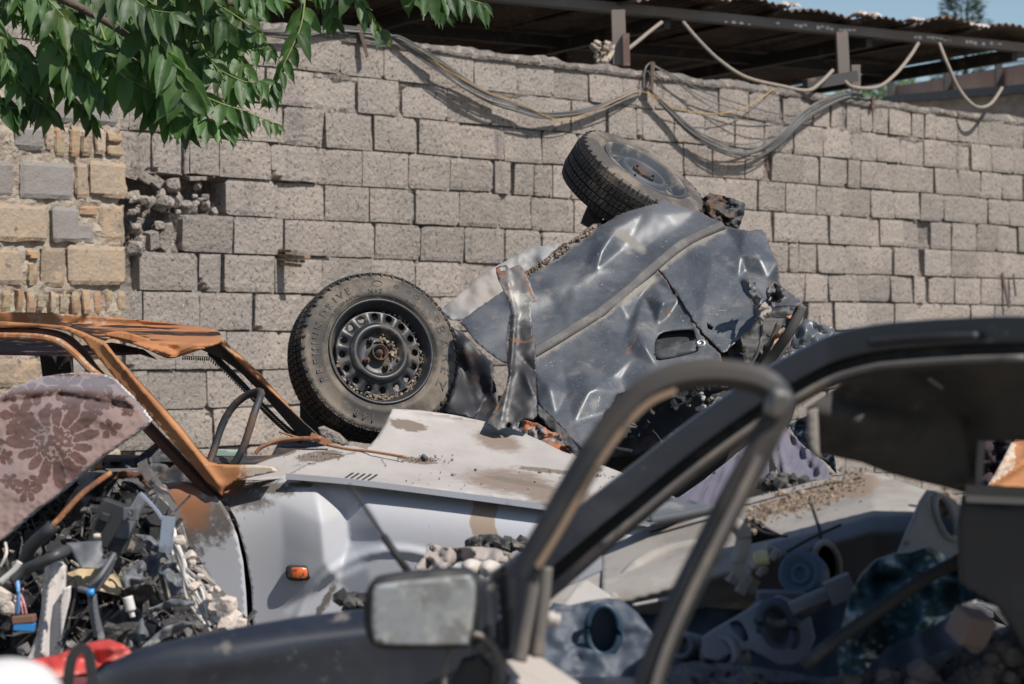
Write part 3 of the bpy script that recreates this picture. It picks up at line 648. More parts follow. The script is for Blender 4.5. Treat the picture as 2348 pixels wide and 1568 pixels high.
# hand-placed fronds that draw the crown's lower outline
FR = [([(700, -20, 7.6), (690, 60, 7.55), (650, 150, 7.5), (622, 215, 7.5)], 8, .075, .055, 1),
 ([(480, 0, 7.7), (545, 40, 7.6), (590, 75, 7.6), (625, 120, 7.6)], 8, .08, .04, 1),
 ([(430, 120, 7.6), (520, 170, 7.5), (570, 190, 7.5), (600, 185, 7.5)], 6, .09, .06, 1),
 ([(420, 200, 7.5), (500, 235, 7.4), (560, 255, 7.4), (635, 285, 7.4)], 9, .085, .04, 1),
 ([(380, 190, 7.5), (430, 250, 7.4), (480, 275, 7.4), (540, 290, 7.4)], 8, .095, .06, 1),
 ([(330, 150, 7.5), (340, 220, 7.4), (370, 265, 7.4), (430, 290, 7.4)], 7, .09, .06, 1),
 ([(230, 60, 7.5), (270, 160, 7.4), (330, 200, 7.4), (380, 225, 7.4)], 7, .1, .08, 1),
 ([(300, 40, 7.4), (360, 90, 7.3), (400, 150, 7.3), (420, 215, 7.3)], 8, .12, .09, 1),
 ([(100, 60, 7.5), (150, 130, 7.4), (190, 180, 7.4), (230, 215, 7.4)], 7, .095, .07, 1),
 ([(120, 160, 7.6), (160, 220, 7.5), (200, 255, 7.5), (215, 290, 7.5)], 6, .065, .045, 1),
 ([(0, 120, 7.6), (40, 180, 7.5), (80, 225, 7.5), (110, 250, 7.5)], 7, .09, .075, 1),
 ([(-60, 150, 7.6), (-20, 220, 7.5), (20, 245, 7.5), (50, 250, 7.5)], 7, .085, .07, 1),
 ([(-80, 20, 7.6), (-10, 80, 7.5), (50, 130, 7.5), (100, 160, 7.5)], 8, .1, .08, 1),
 ([(60, -60, 7.5), (120, 10, 7.4), (170, 60, 7.4), (230, 95, 7.4)], 8, .11, .09, 1),
 ([(200, -60, 7.4), (280, -20, 7.3), (340, 20, 7.3), (400, 30, 7.3)], 8, .11, .08, 1),
 ([(350, -50, 7.5), (430, -20, 7.4), (480, 10, 7.4), (510, 50, 7.4)], 8, .09, .07, 1),
 ([(520, -60, 7.5), (560, -20, 7.5), (600, 0, 7.5), (640, -5, 7.5)], 6, .07, .05, 1),
 ([(640, -40, 7.6), (720, -30, 7.6), (755, 0, 7.6), (765, 50, 7.6)], 6, .07, .05, 1),
 ([(740, -60, 7.6), (800, -20, 7.5), (840, 30, 7.5), (880, 75, 7.5)], 6, .08, .045, 1),
 ([(900, -50, 7.6), (980, -15, 7.5), (1040, -8, 7.5), (1105, 8, 7.5)], 8, .085, .055, 1),
 ([(920, -70, 7.6), (960, -30, 7.6), (1000, 0, 7.6), (1020, 25, 7.6)], 5, .075, .055, 1),
 ([(450, 60, 7.6), (470, 120, 7.55), (500, 160, 7.5), (540, 210, 7.5)], 7, .09, .06, 1)]
for i, (pts, n, a, b, bo) in enumerate(FR): frond(pts, n, a, b, 100+i)
rr = random.Random(17)
for i in range(54):   # inner fronds that thicken the crown
    x = rr.uniform(-90, 470); y = rr.uniform(-90, 150 if x < 330 else 90); d = rr.uniform(7.5, 8.5); an = rr.uniform(.1, 1.1); l = rr.uniform(90, 170)
    if y+l*math.sin(an) > 215-max(0,x-250)*.3: continue
    frond([(x, y, d), (x+l*.5*math.cos(an*.7), y+l*.5*math.sin(an*.7), d-.05), (x+l*math.cos(an), y+l*math.sin(an), d-.1)], rr.randint(5, 8), .09, .06, 300+i, r0=.003)
for i in range(26):   # fronds above and left of the frame
    x = rr.uniform(-500, 900); y = rr.uniform(-330, -110); d = rr.uniform(7.3, 8.6); l = 150
    frond([(x, y, d), (x+l*.5, y+30, d), (x+l*.9, y+90, d)], 7, .1, .07, 500+i)
BR.obj('branch', M_bark, root); ST.obj('leaf_stalks', M_stem, root); LV.obj('foliage', M_leaf, root)

# ------------------------------------------------------------------ overturned dark wreck: the subject
M_tyre = pm('tyre_rubber', (.062, .055, .049), .8, layers=[((.175, .145, .115), 7, .42, .62, .95), ((.2, .17, .135), 40, .58, .72, .95)], bump=[(120, .4, .002)])
M_tread = pm('tyre_tread', (.022, .020, .019), .75, layers=[((.11, .085, .065), 7, .5, .65, .95), ((.16, .14, .115), 60, .6, .72, .95)], bump=[(60, .8, .006)])
M_letter = pm('tyre_lettering', (.022, .020, .019), .6, layers=[((.09, .08, .065), 30, .5, .66)])
M_rim = pm('painted_steel_rim', (.022, .024, .028), .42, layers=[((.10, .085, .07), 9, .52, .66, .9), ((.16, .07, .03), 22, .63, .70, .9), ((.22, .18, .14), 60, .64, .72, .95)])
M_rimg = pm('grey_steel_rim', (.05, .056, .066), .6, layers=[((.20, .18, .155), 8, .5, .66, .9), ((.05, .05, .05), 30, .6, .7)])
M_dirt = pm('caked_dirt', (.26, .20, .145), .95, tint=.4, layers=[((.14, .105, .08), 30, .45, .6)], bump=[(60, 1, .01)])
M_rust = pm('rust', (.22, .085, .032), .85, tint=.3, layers=[((.10, .045, .025), 12, .45, .6), ((.36, .18, .08), 20, .58, .68)], bump=[(60, .5, .005)])
M_blue = pm('dusty_blue_paint', (.058, .066, .080), .38, metal=.12, coat=.0, layers=[((.125, .130, .138), 4, .36, .70, .48), ((.20, .19, .175), 11, .54, .80, .65), ((.28, .28, .285), 160, .60, .72, .8, (1, 1, 1)), ((.50, .47, .43), 60, .69, .72, .8, (1, 1, .22)), ((.46, .43, .40), 70, .70, .73, .8, (.2, 1, 1)), ((.42, .36, .28), 30, .72, .76, .9), ((.25, .10, .045), 13, .72, .745, .9)], bump=[(60, .06, .002)], masks=[('dust', (.25, .225, .195), .35, 1.1, 26, 1.3, .9), ('rust', (.20, .09, .045), .75, 1.15, 34, 1.9, .9), ('edge', (.13, .075, .05), .45, 1.0, 60, 1.4, .9)])
M_strip = pm('rubber_strip', (.085, .080, .078), .75, layers=[((.15, .14, .13), 14, .45, .7)])
M_blackp = pm('black_plastic', (.025, .026, .028), .6, layers=[((.085, .08, .075), 14, .5, .7, .8)])
M_grime = pm('grimy_dark_metal', (.03, .032, .036), .6, layers=[((.10, .055, .035), 8, .48, .62, .85), ((.14, .12, .10), 25, .6, .7, .9)], bump=[(40, .4, .004)])
M_chrome = pm('worn_chrome', (.5, .5, .48), .3, metal=.9, layers=[((.2, .16, .12), 40, .5, .6, .8)])
M_pale = pm('pale_dusty_panel', (.25, .245, .24), .6, layers=[((.26, .23, .20), 5, .45, .65, .85), ((.2, .2, .21), 14, .6, .7), ((.3, .13, .06), 10, .67, .71)], bump=[(20, .3, .006)])

def text_ring(word, r, a0, size, M, ext=.0012, sp=1.0, flip=False):
    "raised letters along a circle, tops outward, reading clockwise seen from +z; a0 in degrees, clockwise from the top"
    vs = []; fs = []; tot = []
    for ch in word:
        if ch == ' ': tot.append((None, size*.45)); continue
        cu = bpy.data.curves.new('t', 'FONT'); cu.body = ch; cu.size = size*1.35; cu.extrude = ext; cu.resolution_u = 2; cu.offset = size*.02
        ob = bpy.data.objects.new('t', cu); COL.objects.link(ob); dg = bpy.context.evaluated_depsgraph_get(); me = bpy.data.meshes.new_from_object(ob.evaluated_get(dg))
        bpy.data.objects.remove(ob); bpy.data.curves.remove(cu)
        pv = [v.co.copy() for v in me.vertices]; pf = [list(p.vertices) for p in me.polygons]; bpy.data.meshes.remove(me)
        x0 = min(v.x for v in pv); x1 = max(v.x for v in pv); tot.append(((pv, pf, x0), (x1-x0)+size*.16*sp))
    a = R(a0)
    for g_, w_ in tot:
        if g_:
            pv, pf, x0 = g_; o = len(vs)
            for v in pv:
                rr_ = r+v.y; th = a+(v.x-x0)/r; vs.append(M @ Vector((rr_*math.sin(th), rr_*math.cos(th), v.z)))
            fs += [[i+o for i in f] for f in pf]
        a += w_/r
    return vs, fs
def make_wheel(root, c, nrm, up, Rt=.30, Wt=.175, rimmat=None, holes=16, detail=True, dust=True, nm='wheel'):
    "c = centre of the outer face; local z points outwards"
    M = frame_z(c, nrm, up); rr = random.Random(4)
    wh = bpy.data.objects.new(nm, None); COL.objects.link(wh); wh.parent = root; wh.empty_display_size = .1
    Rr = .185  # bead radius
    q = MB(); q.smooth = True   # sidewalls, outer and inner, with stepped rings
    prof = [(Rr, -.004), (Rr+.004, .003), (Rr+.012, .006), (Rr+.013, .009), (Rr+.03, .012), (Rr+.032, .010), (Rr+.06, .008), (Rr+.078, .001), (Rr+.080, .003), (Rt-.016, -.010), (Rt-.010, -.020), (Rt-.012, -.05), (Rt-.012, -Wt+.04), (Rt-.010, -Wt+.02), (Rt-.02, -Wt+.008), (Rr+.05, -Wt-.008), (Rr, -Wt+.005), (Rr-.004, -Wt+.03), (Rr-.004, -.03)]
    q.lathe(prof, M, seg=96); q.obj('sidewall', M_tyre, wh)
    q = MB()   # tread: four ribs of blocks cut by slanted sipes
    seg = 86
    ribs = [(-.004, -.034, 0, 1), (-.040, -.068, .4, 0), (-.074, -.102, .4, 0), (-.108, -.136, .4, 0), (-.142, -Wt+.004, 0, -1)]
    for (z0, z1, sh, ed) in ribs:
        for i in range(seg):
            a0 = 2*math.pi*(i+.11)/seg; a1 = 2*math.pi*(i+.92)/seg; vs = []
            for (zz, s_) in ((z0, 0), (z1, 1)):
                ro = Rt-(.008 if (ed == 1 and s_ == 0) or (ed == -1 and s_ == 1) else 0)-(0 if abs(zz+Wt/2) < .05 else .002)
                for a_ in (a0, a1):
                    th = a_+sh*(zz-z0)/.03*.05
                    for r_ in (Rt-.016, ro): vs.append(M @ Vector((r_*math.cos(th), r_*math.sin(th), zz if not (ed == 1 and s_ == 0 and r_ < ro) else zz-.002)))
            q.add(vs, [(0, 2, 3, 1), (4, 5, 7, 6), (0, 1, 5, 4), (2, 6, 7, 3), (1, 3, 7, 5), (0, 4, 6, 2)])
            if ed == 1 and i % 2 == 0:   # shoulder notch bars reaching down the sidewall
                am = (a0+a1)/2; vs = []
                for a_ in (am-.013, am+.013):
                    for (r_, zz) in ((Rt-.008, -.006), (Rt-.024, .0005), (Rt-.024, .0025), (Rt-.012, .0)): vs.append(M @ Vector((r_*math.cos(a_), r_*math.sin(a_), zz)))
                q.add(vs, [(0, 1, 2, 3), (4, 7, 6, 5), (3, 2, 6, 7), (1, 5, 6, 2), (0, 4, 5, 1), (0, 3, 7, 4)])
    q.obj('tread', M_tread, wh)
    # rim
    q = MB(); q.smooth = True; rm = rimmat
    pr = [(Rr-.002, -.012), (Rr+.003, .006), (Rr-.002, .011), (Rr-.008, .006), (Rr-.012, -.012), (Rr-.020, -.020), (Rr-.026, -.045), (Rr-.034, -.052), (Rr-.036, -.12), (Rr-.03, -.125), (Rr-.014, -.026)]
    q.lathe(pr, M, seg=96); q.obj('rim', rm, wh)
    # disc with a ring of round holes
    q = MB(); q.smooth = True; n = holes; ro, ri, rh, hr = .150, .108, .131, .0125
    seg = n*8; zz = lambda r: -.034 if r > .145 else (-.030+.0*r if r > .11 else (-.014 if r > .085 else -.020))
    v2 = []; 
    for k in range(n):
        a = 2*math.pi*(k+.5)/n; cx, cy = rh*math.cos(a), rh*math.sin(a); o = []
        hole = [(cx+hr*math.cos(a+2*math.pi*j/12), cy+hr*math.sin(a+2*math.pi*j/12)) for j in range(12)]
        A0, A1 = a-math.pi/n, a+math.pi/n
        outer = [(ro, a), (ro, (a+A1)/2), (ro, A1), (rh, A1), (ri, A1), (ri, (a+A1)/2), (ri, a), (ri, (a+A0)/2), (ri, A0), (rh, A0), (ro, A0), (ro, (a+A0)/2)]
        outer = [(r_*math.cos(t_), r_*math.sin(t_)) for r_, t_ in outer]
        ho = [(cx+hr*math.cos(a-2*math.pi*j/12*-1), cy+hr*math.sin(a+2*math.pi*j/12)) for j in range(12)]
        vs = []
        for (x, y) in outer: r_ = math.hypot(x, y); vs.append(M @ Vector((x, y, -.030 if r_ > .14 else -.024 if r_ > .12 else -.018)))
        for (x, y) in ho: vs.append(M @ Vector((x, y, -.0245)))
        for (x, y) in ho: vs.append(M @ Vector((x, y, -.031)))
        q.add(vs, [(j, 12+j, 12+(j+1) % 12, (j+1) % 12) for j in range(12)][::1] and [((j+1) % 12, 12+(j+1) % 12, 12+j, j) for j in range(12)] + [(12+(j+1) % 12, 24+(j+1) % 12, 24+j, 12+j) for j in range(12)])
    pr = [(.108, -.018), (.100, -.004), (.090, .001), (.082, -.004), (.074, -.028), (.066, -.034), (.036, -.034), (.030, -.028), (.0285, -.028)]
    q.lathe(pr, M, seg=96, closed=False)
    q.lathe([(.150, -.030), (.1525, -.036), (.151, -.06)], M, seg=96, closed=False)
    q.obj('wheel_disc', rm, wh)
    q = MB(); q.smooth = True
    q.lathe([(.0285, -.04), (.030, -.008), (.028, -.004), (.025, -.004), (.0235, -.03), (.001, -.03)], M, seg=32, closed=False)
    q.lathe([(.013, -.032), (.013, -.012), (.009, -.012), (.008, -.004), (.001, -.003)], M, seg=6, closed=False)
    q.obj('hub', M_grime, wh)
    for k in range(4):
        a = R(38+90*k); q = MB(); c2 = M @ Vector((.052*math.cos(a), .052*math.sin(a), -.034)); M2 = M.copy(); M2.translation = c2
        q.lathe([(.0115, 0), (.0115, .016), (.009, .018), (.001, .018)], M2, seg=6, closed=False)
        q.lathe([(.005, .018), (.005, .03), (.0, .03)], M2, seg=8, closed=False); q.obj('wheel_bolt', M_grime, wh)
    q = MB(); M2 = M.copy(); M2.translation = M @ Vector((-.035, -.135, -.03)); q.lathe([(.0045, 0), (.004, .035), (.003, .04), (0.0001, .04)], M2, seg=8, closed=False); q.obj('valve', M_blackp, wh)
    q = MB(); q.lathe([(.006, -.05), (.120, -.05), (.125, -.17), (.006, -.17)], M, seg=40); q.obj('brake_drum', M_grime, wh)
    if dust:
        q = MB(); rr = random.Random(6)
        for i in range(230):   # dirt lying in the lower rim, piled by gravity
            a = math.radians(rr.gauss(-62, 42) if i < 150 else rr.gauss(30, 35)); rad = rr.uniform(.150, .170) if i < 170 else rr.uniform(.04, .078)
            if i >= 170: a = math.radians(rr.choice([rr.gauss(15, 18), rr.gauss(80, 20)]))
            zq = -.034 if rad > .1 else -.030
            q.rock(M @ Vector((rad*math.cos(a), rad*math.sin(a), zq+rr.uniform(0, .006))), rr.uniform(.003, .009), seed=i, sub=1, tint=rr.random())
        q.obj('dirt', M_dirt, wh)
    if detail:
        Ms = M.copy(); vs = []; fs = []; q = MB()
        for (wd_, r_, a0, sz, sp) in [("BAREZ", .219, 58, .036, 3.2), ("PREMIUM DRIVE", .223, -126, .026, 3.0), ("TUBELESS STEEL BELTED RADIAL", .205, -92, .0095, 1.6), ("148", .228, 182, .026, 3.5), ("M+S", .205, -18, .017, 2), ("MADE IN IRAN", .206, 20, .009, 1.6)]:
            # find the sidewall height at that radius
            zo = .0095 if r_ > .215 else .0115
            Mz = Ms @ Matrix.Translation((0, 0, zo-.001)); a, b = text_ring(wd_, r_, a0, sz, Mz, ext=.0022, sp=sp); q.add(a, b)
        for (r_, a0, rx) in [(.240, -9, .018), (.240, 8, .008), (.240, 19, .008), (.206, -3, .007), (.240, 27, .011), (.240, 52, .012)]:
            th = R(a0); c3 = Vector((r_*math.sin(th), r_*math.cos(th), .0085)); pts = [M @ (c3+Vector((rx*math.cos(t)*math.cos(-th)-.6*rx*math.sin(t)*math.sin(-th), rx*math.cos(t)*math.sin(-th)+.6*rx*math.sin(t)*math.cos(-th), 0))) for t in np.arange(0, 6.28, .4)]
            q.tube(pts, .0012, seg=5, closed=True)
        q.obj('lettering', M_letter, wh)
    return wh

wr = thing('overturned_car', P(1400, 1000, 8.9).xy.to_3d(), 'crumpled dark blue car wreck lying upside down with two wheels in the air', 'wrecked car')
make_wheel(wr, P(873, 806, 8.25), (.36, -.90, .27), (.10, .24, 1), Rt=.292, rimmat=M_rim, holes=16)
make_wheel(wr, P(1478, 392, 9.55), (.50, -.36, .79), (.2, .85, .45), Rt=.290, rimmat=M_rimg, holes=16, detail=False, dust=False)
# body plane: rises away from the camera towards the upper edge
def z6(pts): return [(1146+.5117*a, 286.5+.5117*b) for a, b in pts]
def z5(pts): return [(630+.3655*a, 515.8+.3655*b) for a, b in pts]
B6 = lambda bx, by, rx, ry, an, am: (1146+.5117*bx, 286.5+.5117*by, rx*.5117, ry*.5117, an, am)
C6 = lambda a, b, c, d, wd, am: (1146+.5117*a, 286.5+.5117*b, 1146+.5117*c, 286.5+.5117*d, wd*.5117, am)
PL = dict(d0=8.75, ax=-.0003, ay=-.00205, x0=1430, y0=760)
strip_z = [(150, 1015), (300, 925), (430, 845), (560, 745), (690, 630), (830, 520), (1000, 440)]
FA = facets([(120, 690, 0), (60, 740, 0), (0, 750, .03), (-100, 800, .02), (260, 600, .03), (430, 460, .0), (520, 455, -.05), (455, 560, -.045), (540, 560, .015), (640, 560, .02), (700, 590, 0), (600, 470, .0), (700, 320, .02), (760, 400, -.01), (885, 380, .03), (1010, 440, 0), (560, 755, 0), (300, 930, 0), (150, 1025, 0), (0, 1100, 0), (250, 810, .018), (330, 720, -.012), (380, 620, .02), (430, 650, -.015), (800, 470, .012), (620, 650, .01), (480, 740, .01), (650, 380, -.015)], z6)
FB = facets([(140, 1020, 0), (300, 930, 0), (430, 850, 0), (560, 750, 0), (695, 630, 0), (540, 800, -.02), (560, 960, -.012), (580, 880, .035), (610, 900, -.045), (650, 995, -.05), (600, 1040, .0), (640, 760, .03), (600, 740, -.02), (730, 800, -.06), (690, 700, .03), (700, 900, .03), (750, 860, .045), (860, 905, .02), (800, 780, .02), (900, 940, 0), (1005, 1030, 0), (1005, 1080, .02), (880, 1080, 0), (700, 1170, .02), (700, 1080, .01), (560, 1205, .05), (545, 1130, .025), (430, 1180, -.055), (500, 1130, .0), (395, 1195, -.06), (470, 1290, .06), (405, 1475, .03), (330, 1330, .0), (300, 1200, -.02), (220, 1175, -.085), (165, 1250, -.03), (150, 1100, .0), (280, 1090, .02), (250, 1300, -.01), (450, 1000, .0), (350, 1050, .01)], z6)
FC = facets([(700, 630, 0), (830, 520, 0), (1003, 450, 0), (1100, 470, -.03), (1172, 460, .02), (1215, 560, .04), (1160, 600, -.02), (1080, 580, -.03), (1100, 660, .04), (1120, 700, -.05), (1070, 690, .02), (1165, 812, -.06), (1130, 790, .02), (1150, 885, .0), (1080, 955, 0), (1000, 1030, 0), (900, 935, .0), (850, 700, .012), (950, 600, -.012), (1000, 800, .015), (1200, 690, .05), (1190, 740, .0), (1245, 620, .05), (1258, 700, -.02), (1262, 725, -.02), (1310, 750, -.02), (1365, 795, .0), (1230, 820, .03), (1180, 770, -.03), (1040, 520, .015), (920, 760, -.006)], z6)
roll = lambda x, y: .022*math.sin(((x-1430)*.75+(y-760)*1.1)*.030)
dA = Dp(**PL, rough=.003, rs=.02, fn=lambda x, y: FA(x, y)+roll(x, y), creases=[C6(0, 700, 120, 760, 20, -.03)])
dB = Dp(**PL, rough=.003, rs=.018, fn=FB)
dC = Dp(**PL, rough=.003, rs=.02, fn=FC)
low = strip_z
A_out = z5([(1165, 615), (1190, 580), (1400, 435), (1590, 300)])+z6([(420, 440), (440, 460), (520, 410), (620, 365), (665, 352), (700, 322), (760, 345), (885, 385), (960, 425), (1000, 450)])+z6(low[::-1][1:])+z6([(60, 1075)])+z5([(1420, 860), (1340, 800), (1260, 735)])
car_body = MB(); sheet(car_body, A_out, dA, res=7, thick=.006, jag=3)
RU = blob(*([(1240, 600, 14, 9, -30), (1292, 565, 12, 6, -30), (1365, 512, 10, 6, 0), (1236, 640, 9, 6, 0), (1530, 715, 14, 8, 20), (1442, 800, 22, 10, -60), (1458, 765, 6, 30, 20), (1768, 655, 7, 22, 10), (1762, 700, 10, 14, 30), (1610, 830, 12, 5, 0), (1378, 850, 4, 12, 20), (1300, 1010, 14, 8, 40), (1345, 1030, 14, 10, 0), (1590, 745, 5, 16, -30)]))
DU = lines([[(x, y+16) for x, y in z6(strip_z)], z6([(560, 790), (620, 740), (700, 690)]), z6([(540, 480), (640, 560)]), z6([(180, 640), (420, 460)])], 22)
def ED(ol):
    f = lines([ol+[ol[0]]], 5); return f
car_body.obj('upper_door_panel', M_blue, wr, rust=RU, dust=DU, edge=ED(A_out))
B_out = z6([(150, 1020), (300, 935), (430, 855), (560, 755), (610, 700), (690, 636), (722, 668), (800, 780), (860, 860), (900, 940), (985, 1025), (1005, 1075), (960, 1080), (900, 1085), (810, 1130), (700, 1165), (560, 1200), (525, 1205), (500, 1260), (470, 1290), (430, 1370), (405, 1468), (350, 1440), (290, 1370), (230, 1310), (170, 1250), (160, 1130), (140, 1060)])
hr = z6([(700, 960), (735, 928), (850, 918), (872, 935), (885, 1000), (870, 1020), (715, 1055), (697, 1030), (692, 1000)])
q = MB(); sheet(q, B_out, dB, res=6, thick=.006, jag=3, holes=[subdiv(cat(hr, 3, True), 9)])
dp_ = q.obj('front_door_panel', M_blue, wr, rust=RU, dust=DU, edge=ED(B_out))
q = MB(); sheet(q, [(x+(x-1548)*.06, y+(y-790)*.06) for x, y in hr], lambda x, y: dB(x, y)+.045, res=14, thick=.01, round_=3)
hb = z6([(700, 1012), (868, 965), (876, 1000), (866, 1018), (720, 1052), (700, 1036)])
q.obj('handle_recess', M_blackp, dp_)
q = MB(); sheet(q, hb, lambda x, y: dB(x, y)-.010+.0004*(y-800), res=14, thick=.025, round_=2); q.obj('door_handle', pm('grey_handle', (.055, .057, .06), .6, layers=[((.1, .098, .095), 30, .5, .7)]), dp_)
q = MB(); cL = P(1146+.5117*900, 286.5+.5117*980, dB(1606, 788)-.004); ML = frame_z(cL, (-.05, -.85, .5)); q.smooth = True; q.lathe([(.018, -.01), (.018, .004), (.014, .008), (.008, .008), (.007, .003), (.0001, .003)], ML, seg=24, closed=False); q.obj('door_lock', M_chrome, dp_)
C_out = z6([(700, 636), (830, 527), (1003, 455), (1080, 468), (1115, 475), (1172, 465), (1195, 500), (1215, 560), (1245, 620), (1255, 700), (1262, 725), (1310, 755), (1358, 795), (1330, 812), (1230, 815), (1150, 880), (1080, 950), (1000, 1025), (965, 990), (905, 930), (850, 850), (800, 770), (730, 670)])
q = MB(); h1 = z6([(925, 880), (935, 895), (955, 905), (950, 920), (930, 912)]); h2 = z6([(1122, 690), (1130, 705), (1128, 735), (1118, 715)]); h3 = z6([(1118, 785), (1134, 790), (1136, 808), (1122, 805)])
sheet(q, C_out, dC, res=6, thick=.006, jag=3, holes=[h1, h2, h3]); q.obj('rear_door_panel', M_blue, wr, rust=RU, dust=DU, edge=ED(C_out))
q = MB(); pts = [];
for (x, y) in cat(z6(strip_z), 8):
    d = Dp(**PL)(x, y)-.03; pts.append(P(x, y, d))
q.sweep(pts, [(-.018, -.012), (.018, -.012), (.018, .004), (.010, .012), (-.010, .012), (-.018, .004)], up=(0, -.85, .5), smooth=None) if False else q.sweep(pts, [(-.019, -.018), (.019, -.018), (.019, -.006), (.012, .0), (-.012, .0), (-.019, -.006)], up=(0, -.85, .5))
q.obj('rub_strip', M_strip, wr, bevel=.002)
# pale underside panel behind the upper edge
q = MB(); sheet(q, z5([(1035, 540), (1100, 480), (1200, 400), (1300, 310), (1420, 240), (1640, 130), (1700, 130), (1800, 110), (1720, 190), (1620, 290), (1500, 370), (1400, 440), (1200, 580), (1160, 605), (1090, 590)]), Dp(9.15, -.0002, -.0022, 1200, 640, rough=.03, rs=.03, bumps=[(1180, 640, 60, 20, -40, .06)]), res=8, thick=.006, jag=3); q.obj('pale_floor_panel', M_pale, wr)
# torn sill edge with rust and dirt
q = MB(); 
for (a, b) in [((1190, 640), (1260, 595)), ((1240, 612), (1300, 560)), ((1290, 575), (1372, 515))]:
    pa = P(*a, Dp(**PL)(*a)+.06); pb = P(*b, Dp(**PL)(*b)+.05); q.bar(pa, pb, .035, .012)
q.obj('torn_sill', M_grime, wr)
q = MB(); rr = random.Random(9)
for i in range(260):
    u = rr.random(); x = 1200+u*165; y = 632-u*112+rr.uniform(-3, 9); q.rock(P(x, y, Dp(**PL)(x, y)+rr.uniform(-.01, .05)), rr.uniform(.003, .011), seed=i, sub=1, tint=rr.random())
q.obj('dirt', M_dirt, wr)
# dark shell, wheel well and innards behind the panels
q = MB(); sheet(q, [(1015, 745), (1060, 760), (1110, 830), (1135, 880), (1150, 960), (1100, 985), (1000, 990), (960, 960), (1020, 900)], Dp(8.75, 0, -.001, 1080, 850, bumps=[(1060, 870, 60, 90, -20, .12)], rough=.03), res=12, thick=.02); 
sheet(q, z5([(1110, 640), (1200, 700), (1370, 870), (1365, 1050), (1250, 1215), (1060, 1180), (1130, 1000), (1150, 850)]), Dp(8.55, 0, -.0012, 1080, 850, bumps=[(1085, 880, 30, 80, -25, .10)], creases=[(1060, 790, 1105, 940, 8, -.05)], rough=.02), res=10, thick=.01, jag=2)
M_well = pm('wheel_well', (.014, .014, .018), .55, layers=[((.04, .022, .018), 7, .48, .66, .7), ((.03, .034, .05), 4, .5, .7, .45)])
q.obj('wheel_well', M_well, wr)
q = MB()
sheet(q, z6([(420, 440), (700, 340), (1000, 450), (1190, 500), (1250, 720), (1300, 850), (1250, 1000), (1200, 1080), (1250, 1300), (900, 1450), (400, 1500), (200, 1300), (0, 1000), (-20, 800), (100, 700)]), Dp(9.2, -.0002, -.0017, 1430, 760, rough=.04, rs=.03), res=22, thick=.03)
q.obj('inner_shell', M_grime, wr)
q = MB()  # boxy solid remains under the shell reaching the heap below
q.box(P(1400, 1060, 9.35), (.55, .3, .25)); q.box(P(1570, 960, 9.4), (.36, .3, .22), rot=Matrix.Rotation(.3, 3, 'Y')); q.obj('crushed_core', M_dark, wr)
q = MB(); tubepx(q, [(700, 935, 8.75), (760, 915, 8.6), (900, 850, 8.55), (1100, 900, 8.8)], .022); q.box(P(715, 960, 8.7), (.04, .04, .06)); q.obj('front_axle', M_grime, wr); q = MB(); tubepx(q, [(1350, 505, 9.5), (1372, 470, 9.6), (1440, 440, 9.7)], .03); q.box(P(1362, 495, 9.55), (.035, .06, .05), rot=Matrix.Rotation(.5, 3, 'Y')); tubepx(q, [(1440, 440, 9.75), (1550, 520, 9.8)], .05); q.obj('rear_axle', M_grime, wr)
q = MB()  # charred box at the top right
for ol, d_, k in [([(1600, 478), (1612, 455), (1628, 442), (1680, 455), (1708, 468), (1705, 490), (1695, 522), (1660, 515), (1600, 488)], 9.75, 0), ([(1624, 452), (1690, 478), (1680, 505), (1612, 470)], 9.62, 1)]:
    sheet(q, ol, Dp(d_, .0005*(1+3*k), -.001, 1650, 480, rough=.05, rs=.08), res=6, thick=.08 if k == 0 else .006, jag=3)
tubepx(q, [(1610, 470, 9.6), (1635, 500, 9.55), (1650, 515, 9.5)], .008); q.obj('charred_box', M_grime, wr)
# mangled corner pieces at the right end
for i_, (ol, d_, m_) in enumerate([(z6([(1190, 740), (1230, 700), (1262, 722), (1300, 770), (1250, 800), (1200, 790)]), 8.62, M_blue), (z6([(1160, 800), (1210, 770), (1225, 830), (1180, 880), (1150, 860)]), 8.66, M_pale), (z6([(1110, 690), (1140, 700), (1180, 800), (1150, 820), (1120, 760)]), 8.63, M_blue)]):
    q = MB(); sheet(q, ol, Dp(d_, .0006, -.0012, 1750, 660, rough=.09, rs=.05), res=5, thick=.006, jag=3); q.obj('torn_corner', m_, wr, rust=lambda x, y: .7, dust=lambda x, y: .4, edge=ED(ol))
# tangle of broken trim under the right end
q = MB(); rr = random.Random(12)
sheet(q, z6([(1000, 1020), (1090, 940), (1190, 850), (1230, 815), (1350, 800), (1330, 850), (1240, 960), (1180, 1080), (1120, 1120), (1000, 1120)]), Dp(9.0, .0004, -.001, 1700, 760, rough=.04, rs=.05), res=10, thick=.01)
q.obj('black_lining', M_blackp, wr)
q = MB()
for (pts, r_) in [([(1745, 735, 8.75), (1742, 790, 8.7), (1725, 830, 8.7), (1700, 860, 8.7)], .006), ([(1838, 700, 8.8), (1810, 760, 8.8), (1760, 830, 8.85), (1720, 880, 8.85)], .02), ([(1810, 730, 8.85), (1800, 790, 8.85), (1755, 850, 8.85)], .014), ([(1785, 740, 8.9), (1760, 800, 8.9), (1735, 840, 8.9)], .01)]: tubepx(q, pts, r_, tint=rr.random())
q.obj('trim_strips', M_strip, wr)
q = MB(); sheet(q, [(1800, 725), (1818, 722), (1830, 745), (1815, 800), (1800, 850), (1790, 850), (1798, 800), (1808, 760)], Dp(8.95, 0, -.001, 1800, 780, rough=.05, rs=.06), res=6, thick=.01); sheet(q, [(1770, 780), (1795, 745), (1808, 750), (1795, 800), (1765, 850), (1740, 850)], Dp(8.98, 0, -.001, 1800, 780, rough=.06, rs=.06), res=6, thick=.01)
